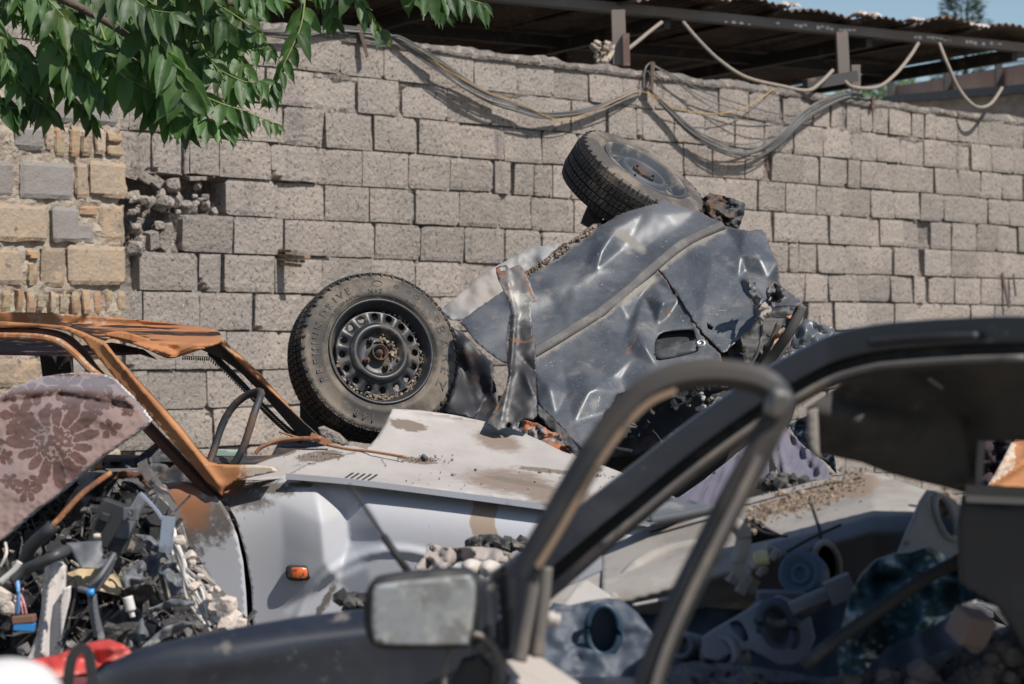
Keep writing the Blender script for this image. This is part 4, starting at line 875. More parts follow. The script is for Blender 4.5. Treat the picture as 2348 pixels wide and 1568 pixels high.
q.obj('rusty_frame_edge', pm('half_rusted', (.30, .27, .24), .7, layers=[((.38, .18, .08), 9, .48, .55), ((.1, .1, .11), 14, .55, .65)]), wr)
q = MB()
for i in range(60):
    x = rr.uniform(1375, 1440) if i < 34 else rr.uniform(1540, 1660); y = rr.uniform(912, 1010) if i < 34 else rr.uniform(860, 940); d_ = 8.55+rr.uniform(0, .25)
    if i % 3 == 0: tubepx(q, [(x, y, d_), (x+rr.uniform(-25, 25), y+rr.uniform(-20, 20), d_), (x+rr.uniform(-50, 50), y+rr.uniform(-20, 40), d_)], rr.uniform(.003, .01), tint=rr.random())
    else: q.rock(P(x, y, d_), rr.uniform(.010, .034), seed=i, sub=1, flat=(1, .6, rr.uniform(.2, 1)), tint=rr.random())
M_debr = pm('mixed_scrap', (.25, .24, .225), .7, tint=.8, layers=[((.3, .27, .24), 16, .5, .62), ((.03, .03, .03), 10, .55, .65)])
q.obj('engine_scrap', M_debr, wr)
q = MB(); sheet(q, z6([(170, 1250), (230, 1310), (300, 1380), (350, 1445), (365, 1485), (330, 1490), (280, 1420), (200, 1340), (165, 1290)]), Dp(8.2, 0, -.0015, 1280, 980, rough=.03, rs=.05), res=7, thick=.01); q.obj('lower_flange', M_grime, wr)
# rusty upright rail leaning on the panels
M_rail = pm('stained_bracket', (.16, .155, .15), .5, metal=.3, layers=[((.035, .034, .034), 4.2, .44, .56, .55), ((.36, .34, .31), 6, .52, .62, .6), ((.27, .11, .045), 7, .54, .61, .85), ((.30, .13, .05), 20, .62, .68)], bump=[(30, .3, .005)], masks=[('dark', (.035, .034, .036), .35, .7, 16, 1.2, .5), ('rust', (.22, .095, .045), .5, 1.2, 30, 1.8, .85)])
q = MB(); ro = z5([(1385, 270), (1405, 258), (1450, 250), (1470, 272), (1500, 262), (1530, 250), (1550, 262), (1575, 320), (1600, 360), (1620, 420), (1645, 455), (1640, 475), (1605, 492), (1610, 600), (1620, 680), (1632, 740), (1640, 850), (1638, 950), (1645, 1100), (1645, 1195), (1620, 1225), (1560, 1215), (1500, 1262), (1400, 1290), (1325, 1245), (1370, 1170), (1420, 1080), (1450, 1020), (1465, 930), (1455, 850), (1450, 720), (1462, 620), (1478, 540), (1465, 480), (1440, 420), (1400, 345), (1388, 300)])
hl = [z5([(1410, 268), (1445, 262), (1450, 285), (1418, 288)]), z5([(1455, 1250), (1470, 1235), (1482, 1250), (1470, 1285), (1450, 1268)])]
dR = Dp(8.0, 0, -.0011, 1190, 800, rough=.008, bumps=[], creases=[(1165, 650, 1180, 720, 4, -.03), (1180, 720, 1170, 850, 4, -.035), (1170, 850, 1150, 960, 5, -.03), (1205, 830, 1222, 850, 8, .03), (1205, 860, 1220, 900, 8, -.03)])
sheet(q, ro, dR, res=5, thick=.012, holes=hl, jag=1.5)
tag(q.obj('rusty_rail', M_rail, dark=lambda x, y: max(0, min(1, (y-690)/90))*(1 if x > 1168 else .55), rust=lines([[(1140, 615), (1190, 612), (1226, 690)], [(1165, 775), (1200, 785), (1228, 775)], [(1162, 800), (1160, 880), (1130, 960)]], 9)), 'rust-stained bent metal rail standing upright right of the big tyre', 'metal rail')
q = MB(); sheet(q, z5([(1560, 1220), (1640, 1240), (1720, 1290), (1790, 1310), (1830, 1400), (1895, 1455), (1800, 1440), (1650, 1380), (1500, 1330), (1420, 1290), (1500, 1260)]), Dp(8.02, 0, -.0012, 1250, 1000, rough=.05, rs=.06), res=6, thick=.006, jag=4)
tag(q.obj('torn_bracket', pm('torn_metal', (.09, .10, .11), .5, layers=[((.30, .10, .04), 8, .46, .54, .8), ((.3, .28, .26), 12, .56, .66)])), 'torn rusty flange lying at the foot of the bent rail', 'metal scrap')

# ------------------------------------------------------------------ silver car with a burnt cabin
def z4(pts): return [(.3655*a, 573+.3655*b) for a, b in pts]
def zA(pts): return [(.3417*a, 1089+.3417*b) for a, b in pts]
M_burn = pm('burnt_rust', (.32, .13, .05), .82, tint=.1, layers=[((.42, .19, .075), 4, .40, .62, .8, (1, 1, 2)), ((.20, .075, .03), 9, .55, .72), ((.58, .45, .28), 34, .66, .76), ((.11, .05, .03), 22, .68, .76)], bump=[(50, .25, .004)], masks=[('pale', (.50, .42, .33), .4, .85, 40, 1.6, .8), ('soot', (.05, .04, .035), .4, .8, 14, .9, .8)])
M_burnd = pm('dark_burnt_rust', (.075, .03, .018), .85, layers=[((.16, .065, .03), 10, .5, .65), ((.03, .02, .018), 6, .5, .65)])
M_silver = pm('dusty_silver_paint', (.42, .43, .465), .55, metal=.0, coat=.0, layers=[((.42, .41, .41), 2.2, .4, .65, .6), ((.28, .26, .25), 8, .64, .76, .8), ((.22, .26, .34), 24, .70, .74, .5), ((.30, .2, .12), 46, .735, .76, .9)], bump=[(60, .05, .002)],
    masks=[('soot', (.12, .105, .095), .30, .95, 40, 2.0, .9), ('rust', (.27, .12, .06), .3, 1.0, 14, 1.3, .85), ('stain', (.29, .225, .175), .42, .58, 26, .5, .95)])
M_hood = pm('dusty_white_paint', (.385, .355, .33), .7, layers=[((.33, .30, .28), 3.2, .42, .66, .8), ((.28, .24, .21), 14, .62, .76, .9), ((.2, .17, .15), 60, .64, .74, .9)], bump=[(3, .12, .02), (60, .1, .002)],
    masks=[('stain', (.20, .155, .125), .30, .95, 22, 1.1, .95), ('grit', (.16, .125, .10), .5, .7, 60, 1.0, .95)])
car = thing('burnt_silver_car', P(420, 1100, 7.8).xy.to_3d(), 'silver saloon with a burnt rusty cabin, no glass and a dusty white bonnet', 'wrecked car')
DN = lambda x: 7.30-.00022*(x-300)     # near side of the car
DF = lambda x: 8.65-.00022*(x-500)     # far side
# roof: near rail at the lower edge, far edge behind
def droof(x, y):
    t = (y-742-max(0, x-150)*.02)/40
    return DF(x)-.2 - .9*max(0, min(1, t))
ro = z4([(-260, 395), (0, 390), (250, 392), (500, 408), (800, 430), (1100, 460), (1250, 482), (1330, 495), (1372, 508), (1388, 535), (1390, 560), (1370, 578), (1300, 600), (1180, 640), (1100, 665), (1045, 668), (980, 640), (900, 605), (800, 568), (740, 548), (690, 545), (660, 560), (620, 545), (500, 500), (400, 478), (200, 462), (0, 450), (-260, 450)])
q = MB(); dRf = Dp(7.4, fn=lambda x, y: droof(x, y)-7.4+.004*nz((x*.02, y*.03, 4)), creases=[(245, 765, 390, 812, 7, -.06), (390, 812, 500, 768, 7, -.06), (240, 758, 400, 800, 9, .05), (400, 800, 505, 760, 9, .05)], bumps=[(400, 760, 60, 14, 12, .05)])
sheet(q, ro, dRf, res=6, thick=.006, tdir=(0, .3, -1)); q.obj('roof', pm('burnt_roof', (.37, .155, .062), .8, layers=[((.32, .125, .05), 2, .42, .66), ((.52, .38, .24), 24, .66, .80), ((.26, .11, .05), 6, .66, .85)], masks=[('pale', (.5, .42, .33), .4, .85, 40, 1.6, .8)]), car, pale=lambda x, y: .45 if 60 < x < 290 and y < 752 else .1, soot=lambda x, y: 0)
q = MB(); sheet(q, z4([(-260, 520), (0, 530), (300, 560), (500, 600), (700, 580), (760, 590), (900, 625), (990, 690), (880, 655), (700, 665), (530, 668), (0, 660), (-260, 655)]), Dp(8.2, fn=lambda x, y: -.02*(y-790)), res=10, thick=.01); q.obj('roof_lining', M_burnd, car)
# folded front edge of the roof (windscreen header)
q = MB(); sweeppx(q, [(x, y, 7.42+.0032*(x-245)) for x, y in z4([(665, 530), (760, 540), (900, 580), (1050, 640), (1180, 615), (1300, 575), (1370, 545)])], rectprof(.022, .032, .008), scale=[min(1, .25+i*.12) for i in range(37)]); q.obj('windscreen_header', M_burn, car, pale=lambda x, y: .25, soot=lambda x, y: 0)
# near front pillar and roof rail
pl = z4([(-260, 452), (0, 448), (200, 460), (400, 476), (520, 520), (600, 560), (655, 590), (700, 650), (800, 760), (960, 930), (1120, 1110), (1230, 1250), (1300, 1330), (1360, 1348), (1450, 1352), (1600, 1352), (1700, 1362), (1740, 1390), (1600, 1420), (1470, 1450), (1400, 1500), (1390, 1545), (1330, 1500), (1200, 1340), (1040, 1150), (860, 960), (700, 780), (600, 655), (520, 560), (420, 510), (300, 488), (0, 482), (-260, 482)])
q = MB(); dpil = Dp(0, fn=lambda x, y: DN(x)-.012, creases=[(240, 790, 330, 900, 5, -.02), (330, 900, 440, 1030, 5, -.02), (440, 1030, 500, 1110, 7, -.03)])
sheet(q, pl, dpil, res=6, thick=.05); q.obj('front_pillar', M_burn, car, pale=lambda x, y: max(0, min(1, (x-520)/60))*.9 if y > 1040 else .35*max(0, 1-abs(y-600-1.05*x+75)/14) if x > 230 else 0, soot=blob((490, 1130, 30, 12, 50)))
q = MB(); sweeppx(q, [(x, y, DN(x)+.03) for x, y in z4([(-260, 520), (0, 515), (250, 520), (400, 555), (500, 640), (590, 760), (700, 870), (860, 1040), (1050, 1240), (1250, 1450), (1370, 1568)])], rectprof(.05, .03, .008)); q.obj('window_channel', M_burnd, car)
q = MB(); sweeppx(q, [(x, y, DN(x)+.0) for x, y in z4([(-260, 540), (0, 538), (230, 545), (370, 575), (470, 650), (560, 740), (640, 800)])], rectprof(.03, .02, .006)); q.obj('door_frame', M_burn, car, pale=lambda x, y: .5, soot=lambda x, y: 0)
# far front pillar
fp = z4([(1250, 620), (1330, 590), (1400, 570), (1430, 600), (1500, 660), (1620, 770), (1760, 930), (1900, 1080), (2030, 1195), (1960, 1200), (1890, 1190), (1780, 1060), (1640, 900), (1500, 760), (1400, 690)])
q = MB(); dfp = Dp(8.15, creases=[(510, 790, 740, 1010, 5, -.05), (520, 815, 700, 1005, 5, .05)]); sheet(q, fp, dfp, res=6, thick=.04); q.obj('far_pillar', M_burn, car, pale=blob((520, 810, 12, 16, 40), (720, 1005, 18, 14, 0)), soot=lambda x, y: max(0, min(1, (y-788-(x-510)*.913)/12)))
q = MB(); sweeppx(q, [(x+9, y, 8.2) for x, y in z4([(1290, 640), (1450, 800), (1600, 960), (1730, 1090), (1870, 1200)])], rectprof(.035, .02)); 
q.obj('burnt_seal', M_dark, car)
q = MB(); pts = []
for i in range(300):
    u = i/299; x = 415+u*95 if u < .4 else 453+(u-.4)*.0+ (u-.4)*395; y = 822+6*math.sin(u*4) if u < .4 else 829+(u-.4)*310
    x = 418+u*275*.95; y = (820+ (u*11)) if u < .25 else 824+(u-.25)*260*.95
    pts.append(P(x+2*math.cos(i*1.1), y+5*math.sin(i*1.1)*(1 if u < .3 else .5), 8.0+.01*math.sin(i*1.1)))
q.tube(pts, .0016, seg=4); q.obj('coil_spring', M_grime, car)
q = MB(); sheet(q, z4([(240, 600), (435, 600), (445, 780), (440, 900), (280, 900), (262, 760)]), Dp(8.6, creases=[(135, 800, 140, 900, 6, .04)]), res=12, thick=.06); q.obj('centre_pillar', M_dark, car)
# cowl, dash line and steering wheel
q = MB(); sheet(q, z4([(650, 1285), (930, 1290), (1300, 1300), (1700, 1290), (1750, 1200), (1900, 1190), (2060, 1230), (2180, 1235), (2240, 1260), (2100, 1320), (1900, 1330), (1700, 1370), (1350, 1345), (1200, 1330), (640, 1330)]), Dp(7.9, 0, -.012, 500, 1050, rough=.03, rs=.05), res=9, thick=.02); q.obj('dashboard', M_grime, car)
q = MB(); sheet(q, z4([(860, 1300), (1010, 1180), (1090, 1190), (1150, 1290), (1290, 1440), (1260, 1500), (900, 1500), (640, 1500), (640, 1330)]), Dp(7.75, 0, -.002, 400, 1080, rough=.06, rs=.04), res=10, thick=.02); q.obj('inner_bulkhead', M_grime, car)
q = MB(); c = P(533, 1000, 7.75); Mst = frame_z(c, (-.75, -.45, .5)); q.tube([Mst @ Vector((.095*1.15*math.cos(a), .17*math.sin(a), .01*math.sin(3*a))) for a in np.arange(0, 6.28, .2)], .0125, seg=8, closed=True)
q.obj('steering_wheel', M_grime, car, smooth=True)
q = MB(); tubepx(q, [(585, 1040, 7.7), (600, 1025, 7.7), (640, 1010, 7.7), (690, 1005, 7.68), (735, 1005, 7.66)], .0065, tint=.4); tubepx(q, [(640, 990, 7.72), (690, 1004, 7.7), (740, 1008, 7.7)], .003); q.box(P(735, 1008, 7.67), (.035, .008, .010), rot=Matrix.Rotation(.4, 3, 'Y')); tubepx(q, [(750, 1020, 7.62), (800, 1030, 7.58), (850, 1035, 7.55), (930, 1048, 7.5)], .0045)
q.obj('windscreen_wiper', pm('rusty_wiper', (.30, .14, .07), .8, layers=[((.06, .05, .05), 8, .5, .6), ((.4, .3, .2), 25, .6, .7)]), car)
q = MB(); sheet(q, z4([(1310, 1270), (1370, 1250), (1500, 1255), (1520, 1285), (1480, 1300), (1300, 1295)]), Dp(7.95), res=6, thick=.006); q.obj('glass_shard', pm('green_glass', (.30, .38, .33), .3), car)
# wing: a real curved panel from the top edge down
def dwing(x, y):
    top = 1098+.105*(x-640) if x > 640 else 1098+.25*(640-x)
    t = (y-top)/70
    arch = .35*max(0, 1-abs(math.hypot((x-905)/1.0, (y-1500)*1.0)-238)/16)
    return DN(x)+.10*math.exp(-max(0, t)*1.6)-.035*arch-.02+.0001*(y-1100)
wo = [(502, 1132), (540, 1118), (580, 1108), (640, 1094), (700, 1097), (820, 1108), (1000, 1131), (1260, 1164), (1420, 1186), (1500, 1200), (1540, 1300), (1560, 1620), (585, 1620), (580, 1440), (576, 1350), (563, 1270), (540, 1190), (520, 1155)]
dW = Dp(0, fn=dwing, rough=.0, bumps=[(700, 1230, 60, 160, 0, -.008)])
FW = facets([(400, 1000, 0), (400, 1700, 0), (700, 1000, 0), (722, 1110, -.012), (738, 1200, -.03), (745, 1290, -.03), (738, 1440, -.006), (640, 1150, 0), (650, 1250, 0), (640, 1400, 0), (790, 1170, .05), (800, 1240, .06), (775, 1330, .02), (860, 1190, .0), (880, 1240, 0), (840, 1300, 0), (820, 1120, 0), (1700, 1000, 0), (1700, 1700, 0), (900, 1500, 0)], soft=5)
dW.fn = lambda x, y: dwing(x, y)+FW(x, y)
q = MB(); sheet(q, wo, dW, res=7, thick=.006); wing = q.obj('front_wing', M_silver, car, rust=blob((520, 1120, 40, 20, 0)), soot=blob((555, 1140, 70, 32, 10), (620, 1118, 60, 20, 5), (745, 1380, 10, 60, 30), (690, 1112, 40, 8, 0)), stain=lambda x, y: max(0, min(1, 1.3-abs(x-1110+4*math.sin(y*.08))/36)) if y < 1245 else 0)
# orange side marker
cm = P(685, 1313, dW(685, 1313)-.006); q = MB()
sheet(q, cat([(656, 1300), (672, 1296), (704, 1297), (714, 1303), (713, 1322), (700, 1331), (668, 1331), (656, 1322)], 3, True), lambda x, y: dW(685, 1313)-.012, res=8, thick=.02); ml = q.obj('side_marker_lamp', M_blackp, wing)
q = MB(); sheet(q, cat([(661, 1304), (674, 1301), (702, 1302), (708, 1306), (707, 1319), (698, 1326), (670, 1326), (662, 1320)], 3, True), lambda x, y: dW(685, 1313)-.020+.00002*((x-685)**2+(y-1313)**2), res=4, thick=.012)
M_org = pm('orange_lens', (.65, .13, .03), .35, coat=.5, layers=[((.12, .06, .04), 45, .52, .62, .7)]); q.obj('lens', M_org, wing)
# front door
do = [(330, 1128), (365, 1110), (420, 1104), (470, 1115), (497, 1140), (522, 1180), (543, 1230), (556, 1290), (562, 1360), (566, 1440), (570, 1620), (200, 1620), (100, 1500), (200, 1200)]
q = MB(); sheet(q, do, Dp(0, fn=lambda x, y: DN(x)-.01+.05*math.exp(-max(0, y-1105)/25)), res=10, thick=.03, smooth=True); q.obj('front_door', M_silver, car, rust=blob((420, 1160, 70, 60, 30), (440, 1120, 60, 20, 0)), soot=blob((480, 1190, 62, 66, 20), (380, 1125, 60, 20, 0), (400, 1240, 80, 50, 0)), stain=lambda x, y: 0)
# bonnet: dusty top with a raised back corner, and its turned-down near edge
hs = blob((1142, 1012, 62, 24, 14), (1170, 1105, 120, 30, 6), (1290, 1140, 110, 26, 8)); hg = blob((1190, 1105, 90, 7, 10), (1250, 1078, 90, 6, 6), (960, 1056, 50, 8, 5), (740, 1045, 60, 14, -5), (935, 975, 50, 14, 10), (1350, 1070, 40, 8, 15))
def dhood(x, y):
    t = 1104+.10*(x-820); far = 7.72; k = max(0, min(1.4, (t-y)/115)); d = DN(x)+.02+(far-DN(x))*k**.8
    return d
ho = [(655, 1090), (700, 1066), (760, 1048), (838, 1030), (862, 1005), (885, 968), (899, 937), (960, 940), (1040, 951), (1110, 966), (1180, 984), (1240, 1010), (1290, 1035), (1360, 1058), (1430, 1085), (1520, 1120), (1600, 1180), (1530, 1208), (1420, 1186), (1260, 1162), (1120, 1142), (1000, 1127), (820, 1105), (700, 1094)]
dH = Dp(0, fn=dhood, rough=.006, rs=.012, bumps=[(900, 960, 60, 40, 0, -.05), (1060, 1040, 160, 30, 10, .02)], creases=[(850, 1045, 1010, 1062, 10, .03), (1010, 1062, 1330, 1100, 9, .025)])
sl = [[(a-4, b+6), (a+1, b+7), (a+22, b-7), (a+17, b-8)] for a, b in [(790, 1091), (803, 1092), (817, 1093), (831, 1094), (845, 1095)]]
q = MB(); sheet(q, ho, dH, res=7, thick=.006, tdir=(0, .2, -1)); bn = q.obj('bonnet', M_hood, car, stain=hs, grit=hg)
q = MB(); sweeppx(q, [(x, y, dH(x, y)-.004) for x, y in [(655, 1092), (700, 1095), (820, 1106), (1000, 1128.5), (1260, 1163.5), (1420, 1188), (1530, 1209)]], rectprof(.006, .018), n=4); q.obj('bonnet_edge', M_silver, bn, rust=lambda x, y: 0, soot=lambda x, y: 0, stain=hs)
for o_ in sl:
    q = MB(); sheet(q, o_, lambda x, y: dH(x, y)-.004, res=5, thick=.003, tdir=(0, .2, -1)); q.obj('air_vent', M_dark, bn)  # dark strips stand in for the shade inside open vent slits
# cowl panel in front of the windscreen, pale and gritty
q = MB(); sheet(q, [(560, 1075), (610, 1055), (680, 1030), (750, 1022), (810, 1022), (850, 1032), (830, 1045), (760, 1060), (700, 1078), (655, 1096), (590, 1102), (540, 1100)], Dp(0, fn=lambda x, y: DN(x)+.06+(1100-y)*.006), res=7, thick=.01); q.obj('cowl_panel', M_hood, car, stain=lambda x, y: 0, grit=blob((730, 1045, 60, 12, -8), (640, 1040, 50, 8, -10)))
# hidden structure: inner shell, far wing, wheels and nose so the car is a whole
q = MB(); q.box((P(300, 1100, 8).x+.7, 7.95, .62), (1.75, .55, .28)); q.box((P(900, 1100, 8).x, 7.6, .62), (.85, .28, .22)); q.obj('inner_shell', M_dark, car)
q = MB(); sheet(q, [(-260, 1060), (560, 1045), (560, 1500), (-260, 1500)], Dp(8.6), res=60, thick=.02); q.obj('far_door', M_burn, car, pale=lambda x, y: 0, soot=lambda x, y: .3)
q = MB(); Mw = frame_z(P(905, 1580, 7.34), (0, -1, 0)); q.smooth = True; q.lathe([(.17, 0), (.28, -.01), (.29, -.05), (.29, -.14), (.27, -.17), (.17, -.16)], Mw, seg=48); q.obj('front_wheel', M_tread, car)
# pebbles and lumps lying on the bonnet
q = MB(); rr = random.Random(33)
for i in range(260):
    b = rr.random()
    if b < .35: x, y = rr.gauss(960, 35), rr.gauss(1055, 4)
    elif b < .6: x, y = rr.gauss(730, 35), rr.gauss(1046, 6)
    elif b < .8: x, y = rr.gauss(1330, 60), 0; y = 1090+.08*(x-1330)+rr.gauss(0, 3)
    else: x = rr.uniform(860, 1400); y = rr.uniform(1060, 1130)+.09*(x-1000)
    if y > 1098+.12*(x-820) or y < 1035: continue
    r_ = rr.uniform(.001, .0035)*(2.2 if rr.random() < .10 else 1); q.rock(P(x, y, dH(x, y))+Vector((0, -.002, .004)), r_, seed=i, sub=1, tint=rr.random())
M_peb = pm('pebbles', (.20, .165, .135), .9, tint=.6); tag(q.obj('pebbles', M_peb), 'small stones and crumbs of dirt scattered over the white bonnet', 'pebbles', kind='stuff')
q = MB(); q.rock(P(972, 1056, dH(972, 1056))+Vector((0, -.01, .01)), .014, seed=5, sub=2, flat=(1, .7, .8)); tag(q.obj('dark_stone', M_grime), 'dark pointed chip of stone lying on the bonnet below the big tyre', 'stone')
q = MB(); sheet(q, z5([(270, 1270), (300, 1262), (400, 1310), (460, 1370), (430, 1385), (330, 1350), (280, 1310)]), Dp(7.95), res=6, thick=.05); tag(q.obj('concrete_piece', M_block), 'flat piece of grey concrete between the far pillar and the tyre', 'rubble')

# ------------------------------------------------------------------ floral cushion
fl = [(340, 1210, 285, 15), (560, 905, 120, 7), (575, 1010, 70, 5), (690, 1120, 70, 5), (110, 1150, 85, 6), (120, 1040, 110, 6), (200, 900, 90, 5), (440, 960, 60, 5), (690, 950, 60, 5), (60, 1450, 60, 6), (170, 1500, 90, 7), (30, 1300, 60, 5), (400, 850, 120, 8), (640, 850, 90, 6), (800, 1010, 45, 5), (70, 900, 60, 5), (240, 1450, 60, 5), (480, 1400, 50, 5), (-60, 1200, 90, 6), (760, 940, 40, 4), (300, 1010, 50, 4)]
fl = [(x*.3655, 573+y*.3655, r*.3655, n) for x, y, r, n in fl]
def floral(x, y):
    m = 0
    for (cx, cy, r, n) in fl:
        dx, dy = (x-cx), (y-cy)*1.12; rr_ = math.hypot(dx, dy); th = math.atan2(dy, dx)
        if rr_ > r*1.15: continue
        pet = abs(math.cos(n*th/2+cx)); rad = r*(.50+.50*pet**.6)*(1+.16*math.sin(th*3+cy))
        v = 1 if rr_ < rad else 0
        if v and n > 8 and (abs(rr_-r*.42-3*math.sin(n*th)) < 1.7 or (rr_ < r*.35 and nz((x*.09, y*.09, 3)) > .16)): v = .1
        if v and pet < .22 and rr_ > r*.3: v = .1
        m = max(m, v)
    return m
M_cush = pm('brown_floral_velvet', (.20, .132, .118), .9, sheen=.5, layers=[((.15, .095, .082), 4, .45, .7)], bump=[(40, .15, .004), (6, .3, .02)], masks=[('pattern', (.07, .030, .024), .42, .62, 60, .12, .9)])
co_ = z4([(-120, 960), (0, 920), (70, 880), (150, 835), (240, 800), (330, 785), (430, 776), (520, 775), (620, 790), (680, 820), (730, 870), (790, 930), (850, 1000), (900, 1058), (908, 1090), (870, 1125), (780, 1190), (690, 1250), (600, 1315), (500, 1400), (420, 1470), (300, 1570), (200, 1640), (0, 1810), (-120, 1900)])
def dcush(x, y):
    # bulging top edge and seam
    e = max(0, 1-max(0, y-(862+((x-140)/150)**2*8))/38)
    return 6.55-.0008*(y-1000)+.28*e*e+.02*nz((x*.012, y*.012, 3))+.012*math.sin((x+y)*.02)
q = MB(); sheet(q, co_, Dp(0, fn=dcush, creases=[(140, 905, 300, 935, 7, .035), (0, 925, 140, 905, 8, .03), (215, 880, 285, 950, 6, .02)], rough=.008, rs=.03), res=3.3, thick=.14, jag=2.5)
tag(q.obj('floral_cushion', M_cush, pattern=floral), 'torn brown velvet seat cushion with a large flower pattern, propped against the rusty pillar', 'cushion')

# ------------------------------------------------------------------ heap of small scrap in the lower left
heap = MB(); rr = random.Random(40)
sheet(heap, [(-200, 1180), (0, 1150), (150, 1090), (310, 1085), (370, 1170), (400, 1270), (470, 1370), (540, 1450), (600, 1600), (-200, 1620)], Dp(6.62, 0, -.0018, 250, 1300, rough=.13, rs=.014), res=14, thick=.3, smooth=False)
for i in range(1000):
    x = rr.uniform(-60, 560); lo = 1110 if x < 330 else 1110+(x-330)*1.75
    y = rr.uniform(lo, 1500); d_ = 6.62-.0018*(y-1300)-rr.uniform(.02, .22)
    c = P(x, y, d_)
    k = rr.random()
    if k < .10:
        a = Vector((rr.uniform(-1, 1), rr.uniform(-.5, .3), rr.uniform(-1, 1))).normalized()*rr.uniform(.03, .14); heap.bar(c-a, c+a, rr.uniform(.006, .022), rr.uniform(.003, .012), tint=rr.random())
    elif k < .50: heap.rock(c, rr.uniform(.006, .024)*(1.8 if rr.random() < .1 else 1), seed=i, sub=2, flat=(1, rr.uniform(.4, 1), rr.uniform(.4, 1)), tint=rr.random()**.5)
    elif k < .86 and x < 430:
        rot = Matrix.Rotation(rr.uniform(0, 6), 3, Vector((rr.random(), rr.random(), rr.random())).normalized()); w0 = rr.uniform(.015, .06)*(1.7 if rr.random() < .12 else 1); n0 = 5; sd0 = rr.uniform(0, 50)
        vs = []; fs = []
        for a0 in range(n0+1):
            for b0 in range(n0+1):
                u, v = a0/n0-.5, b0/n0-.5; e0 = 1+.5*nz((u*2, v*2, sd0)); vs.append(c+rot @ Vector((u*w0*2*e0, .3*w0*nz((u*1.5, v*1.5, sd0+4)), v*w0*1.4*e0)))
        for a0 in range(n0):
            for b0 in range(n0):
                if nz((a0*.4, b0*.4, sd0+9)) < .28: fs.append((a0*(n0+1)+b0, (a0+1)*(n0+1)+b0, (a0+1)*(n0+1)+b0+1, a0*(n0+1)+b0+1))
        heap.add(vs, fs, tint=rr.random())
    elif x < 400:
        pts = [c+Vector((rr.uniform(-.12, .12), rr.uniform(-.05, .03), rr.uniform(-.12, .08))) for _ in range(4)]; heap.tube(cat([tuple(p) for p in pts], 5), rr.uniform(.0012, .004), seg=5, tint=rr.random())
MH_ = None
M_heap = pm('burnt_scrap', (.095, .09, .088), .8, tint=.8, layers=[((.34, .29, .245), 13, .54, .64), ((.03, .029, .03), 5, .50, .56), ((.28, .14, .07), 9, .66, .72), ((.5, .45, .4), 40, .66, .72)], bump=[(50, .5, .006)])
tag(heap.obj('scrap_heap', M_heap), 'loose burnt scrap, ash and wires heaped against the silver car door', 'scrap heap', kind='stuff')
def pc(name, mat, label, cat_, build, **k):
    q = MB(); build(q); return tag(q.obj(name, mat, **k), label, cat_)
M_white = pm('scorched_white', (.62, .57, .54), .55, layers=[((.30, .26, .23), 12, .52, .64, .8), ((.06, .055, .055), 7, .62, .7, .8)])
pc('metal_strut', M_white, 'tall scorched white metal strut with a rounded top in the scrap heap', 'metal strut', lambda q: (sheet(q, zA([(300, 620), (330, 590), (400, 590), (430, 620), (430, 700), (415, 1100), (420, 1200), (330, 1240), (180, 1240), (240, 1080), (275, 900), (285, 720)]), Dp(6.15, creases=[(118, 1300, 95, 1500, 5, -.05)]), res=7, thick=.04), sheet(q, zA([(420, 760), (470, 745), (465, 830), (430, 1000), (425, 1150), (405, 1150), (400, 900)]), Dp(6.12), res=7, thick=.02)))
pc('wire_connector', pm('blue_plastic', (.03, .20, .48), .45), 'bright blue plastic plug on frayed wires near the left edge', 'connector', lambda q: (q.box(P(56, 1436, 6.1), (.026, .018, .011), rot=Matrix.Rotation(.06, 3, 'Y'))), bevel=.003)
pc('plug_cap', pm('brown_plastic', (.17, .09, .06), .7), 'brown cap right above the blue plug', 'connector', lambda q: (q.box(P(55, 1419, 6.1), (.028, .02, .010), rot=Matrix.Rotation(-.08, 3, 'Y'))), bevel=.003)
pc('wire', pm('light_blue_wire', (.15, .33, .6), .5), 'pale blue wire rising from the blue plug', 'wire', lambda q: tubepx(q, [(40, 1408, 6.1), (42, 1360, 6.08), (40, 1330, 6.1), (46, 1300, 6.2)], .0055))
pc('wire', pm('pink_wire', (.55, .25, .26), .5), 'two pink wires beside the pale blue wire', 'wire', lambda q: (tubepx(q, [(52, 1408, 6.1), (48, 1380, 6.1), (52, 1350, 6.15)], .003), tubepx(q, [(60, 1408, 6.1), (52, 1375, 6.1), (30, 1330, 6.15)], .003)))
pc('foam_block', pm('beige_foam', (.45, .34, .20), .9, bump=[(40, .4, .006)]), 'dirty beige block of foam in the middle of the scrap heap', 'foam', lambda q: sheet(q, zA([(440, 660), (520, 635), (620, 632), (700, 650), (740, 700), (800, 780), (790, 810), (640, 770), (500, 760), (440, 740)]), Dp(6.25, 0, -.0015, 200, 1330, rough=.02), res=7, thick=.12))
M_gplas = pm('scuffed_grey_plastic', (.10, .105, .115), .55, layers=[((.2, .19, .18), 10, .5, .66, .8), ((.04, .04, .045), 7, .58, .68)])
pc('plastic_bracket', M_gplas, 'upright dark grey bracket with a brass bolt at the top of the scrap heap', 'bracket', lambda q: (sheet(q, zA([(930, 120), (970, 150), (960, 200), (900, 330), (850, 430), (770, 420), (800, 330), (880, 200)]), Dp(6.2, .001, 0, 300, 1180), res=7, thick=.05), q.box(P(300, 1178, 6.16), (.018, .014, .016)), q.rock(P(299, 1177, 6.12), .009, seed=2, sub=2)), bevel=.002)
pc('plastic_scrap', M_gplas, 'flat dark grey plastic plate with a pointed lower corner in the heap', 'plastic panel', lambda q: sheet(q, zA([(440, 455), (680, 440), (690, 540), (750, 600), (650, 630), (540, 625), (490, 540)]), Dp(6.18, 0, -.001, 200, 1270, rough=.02), res=8, thick=.008))
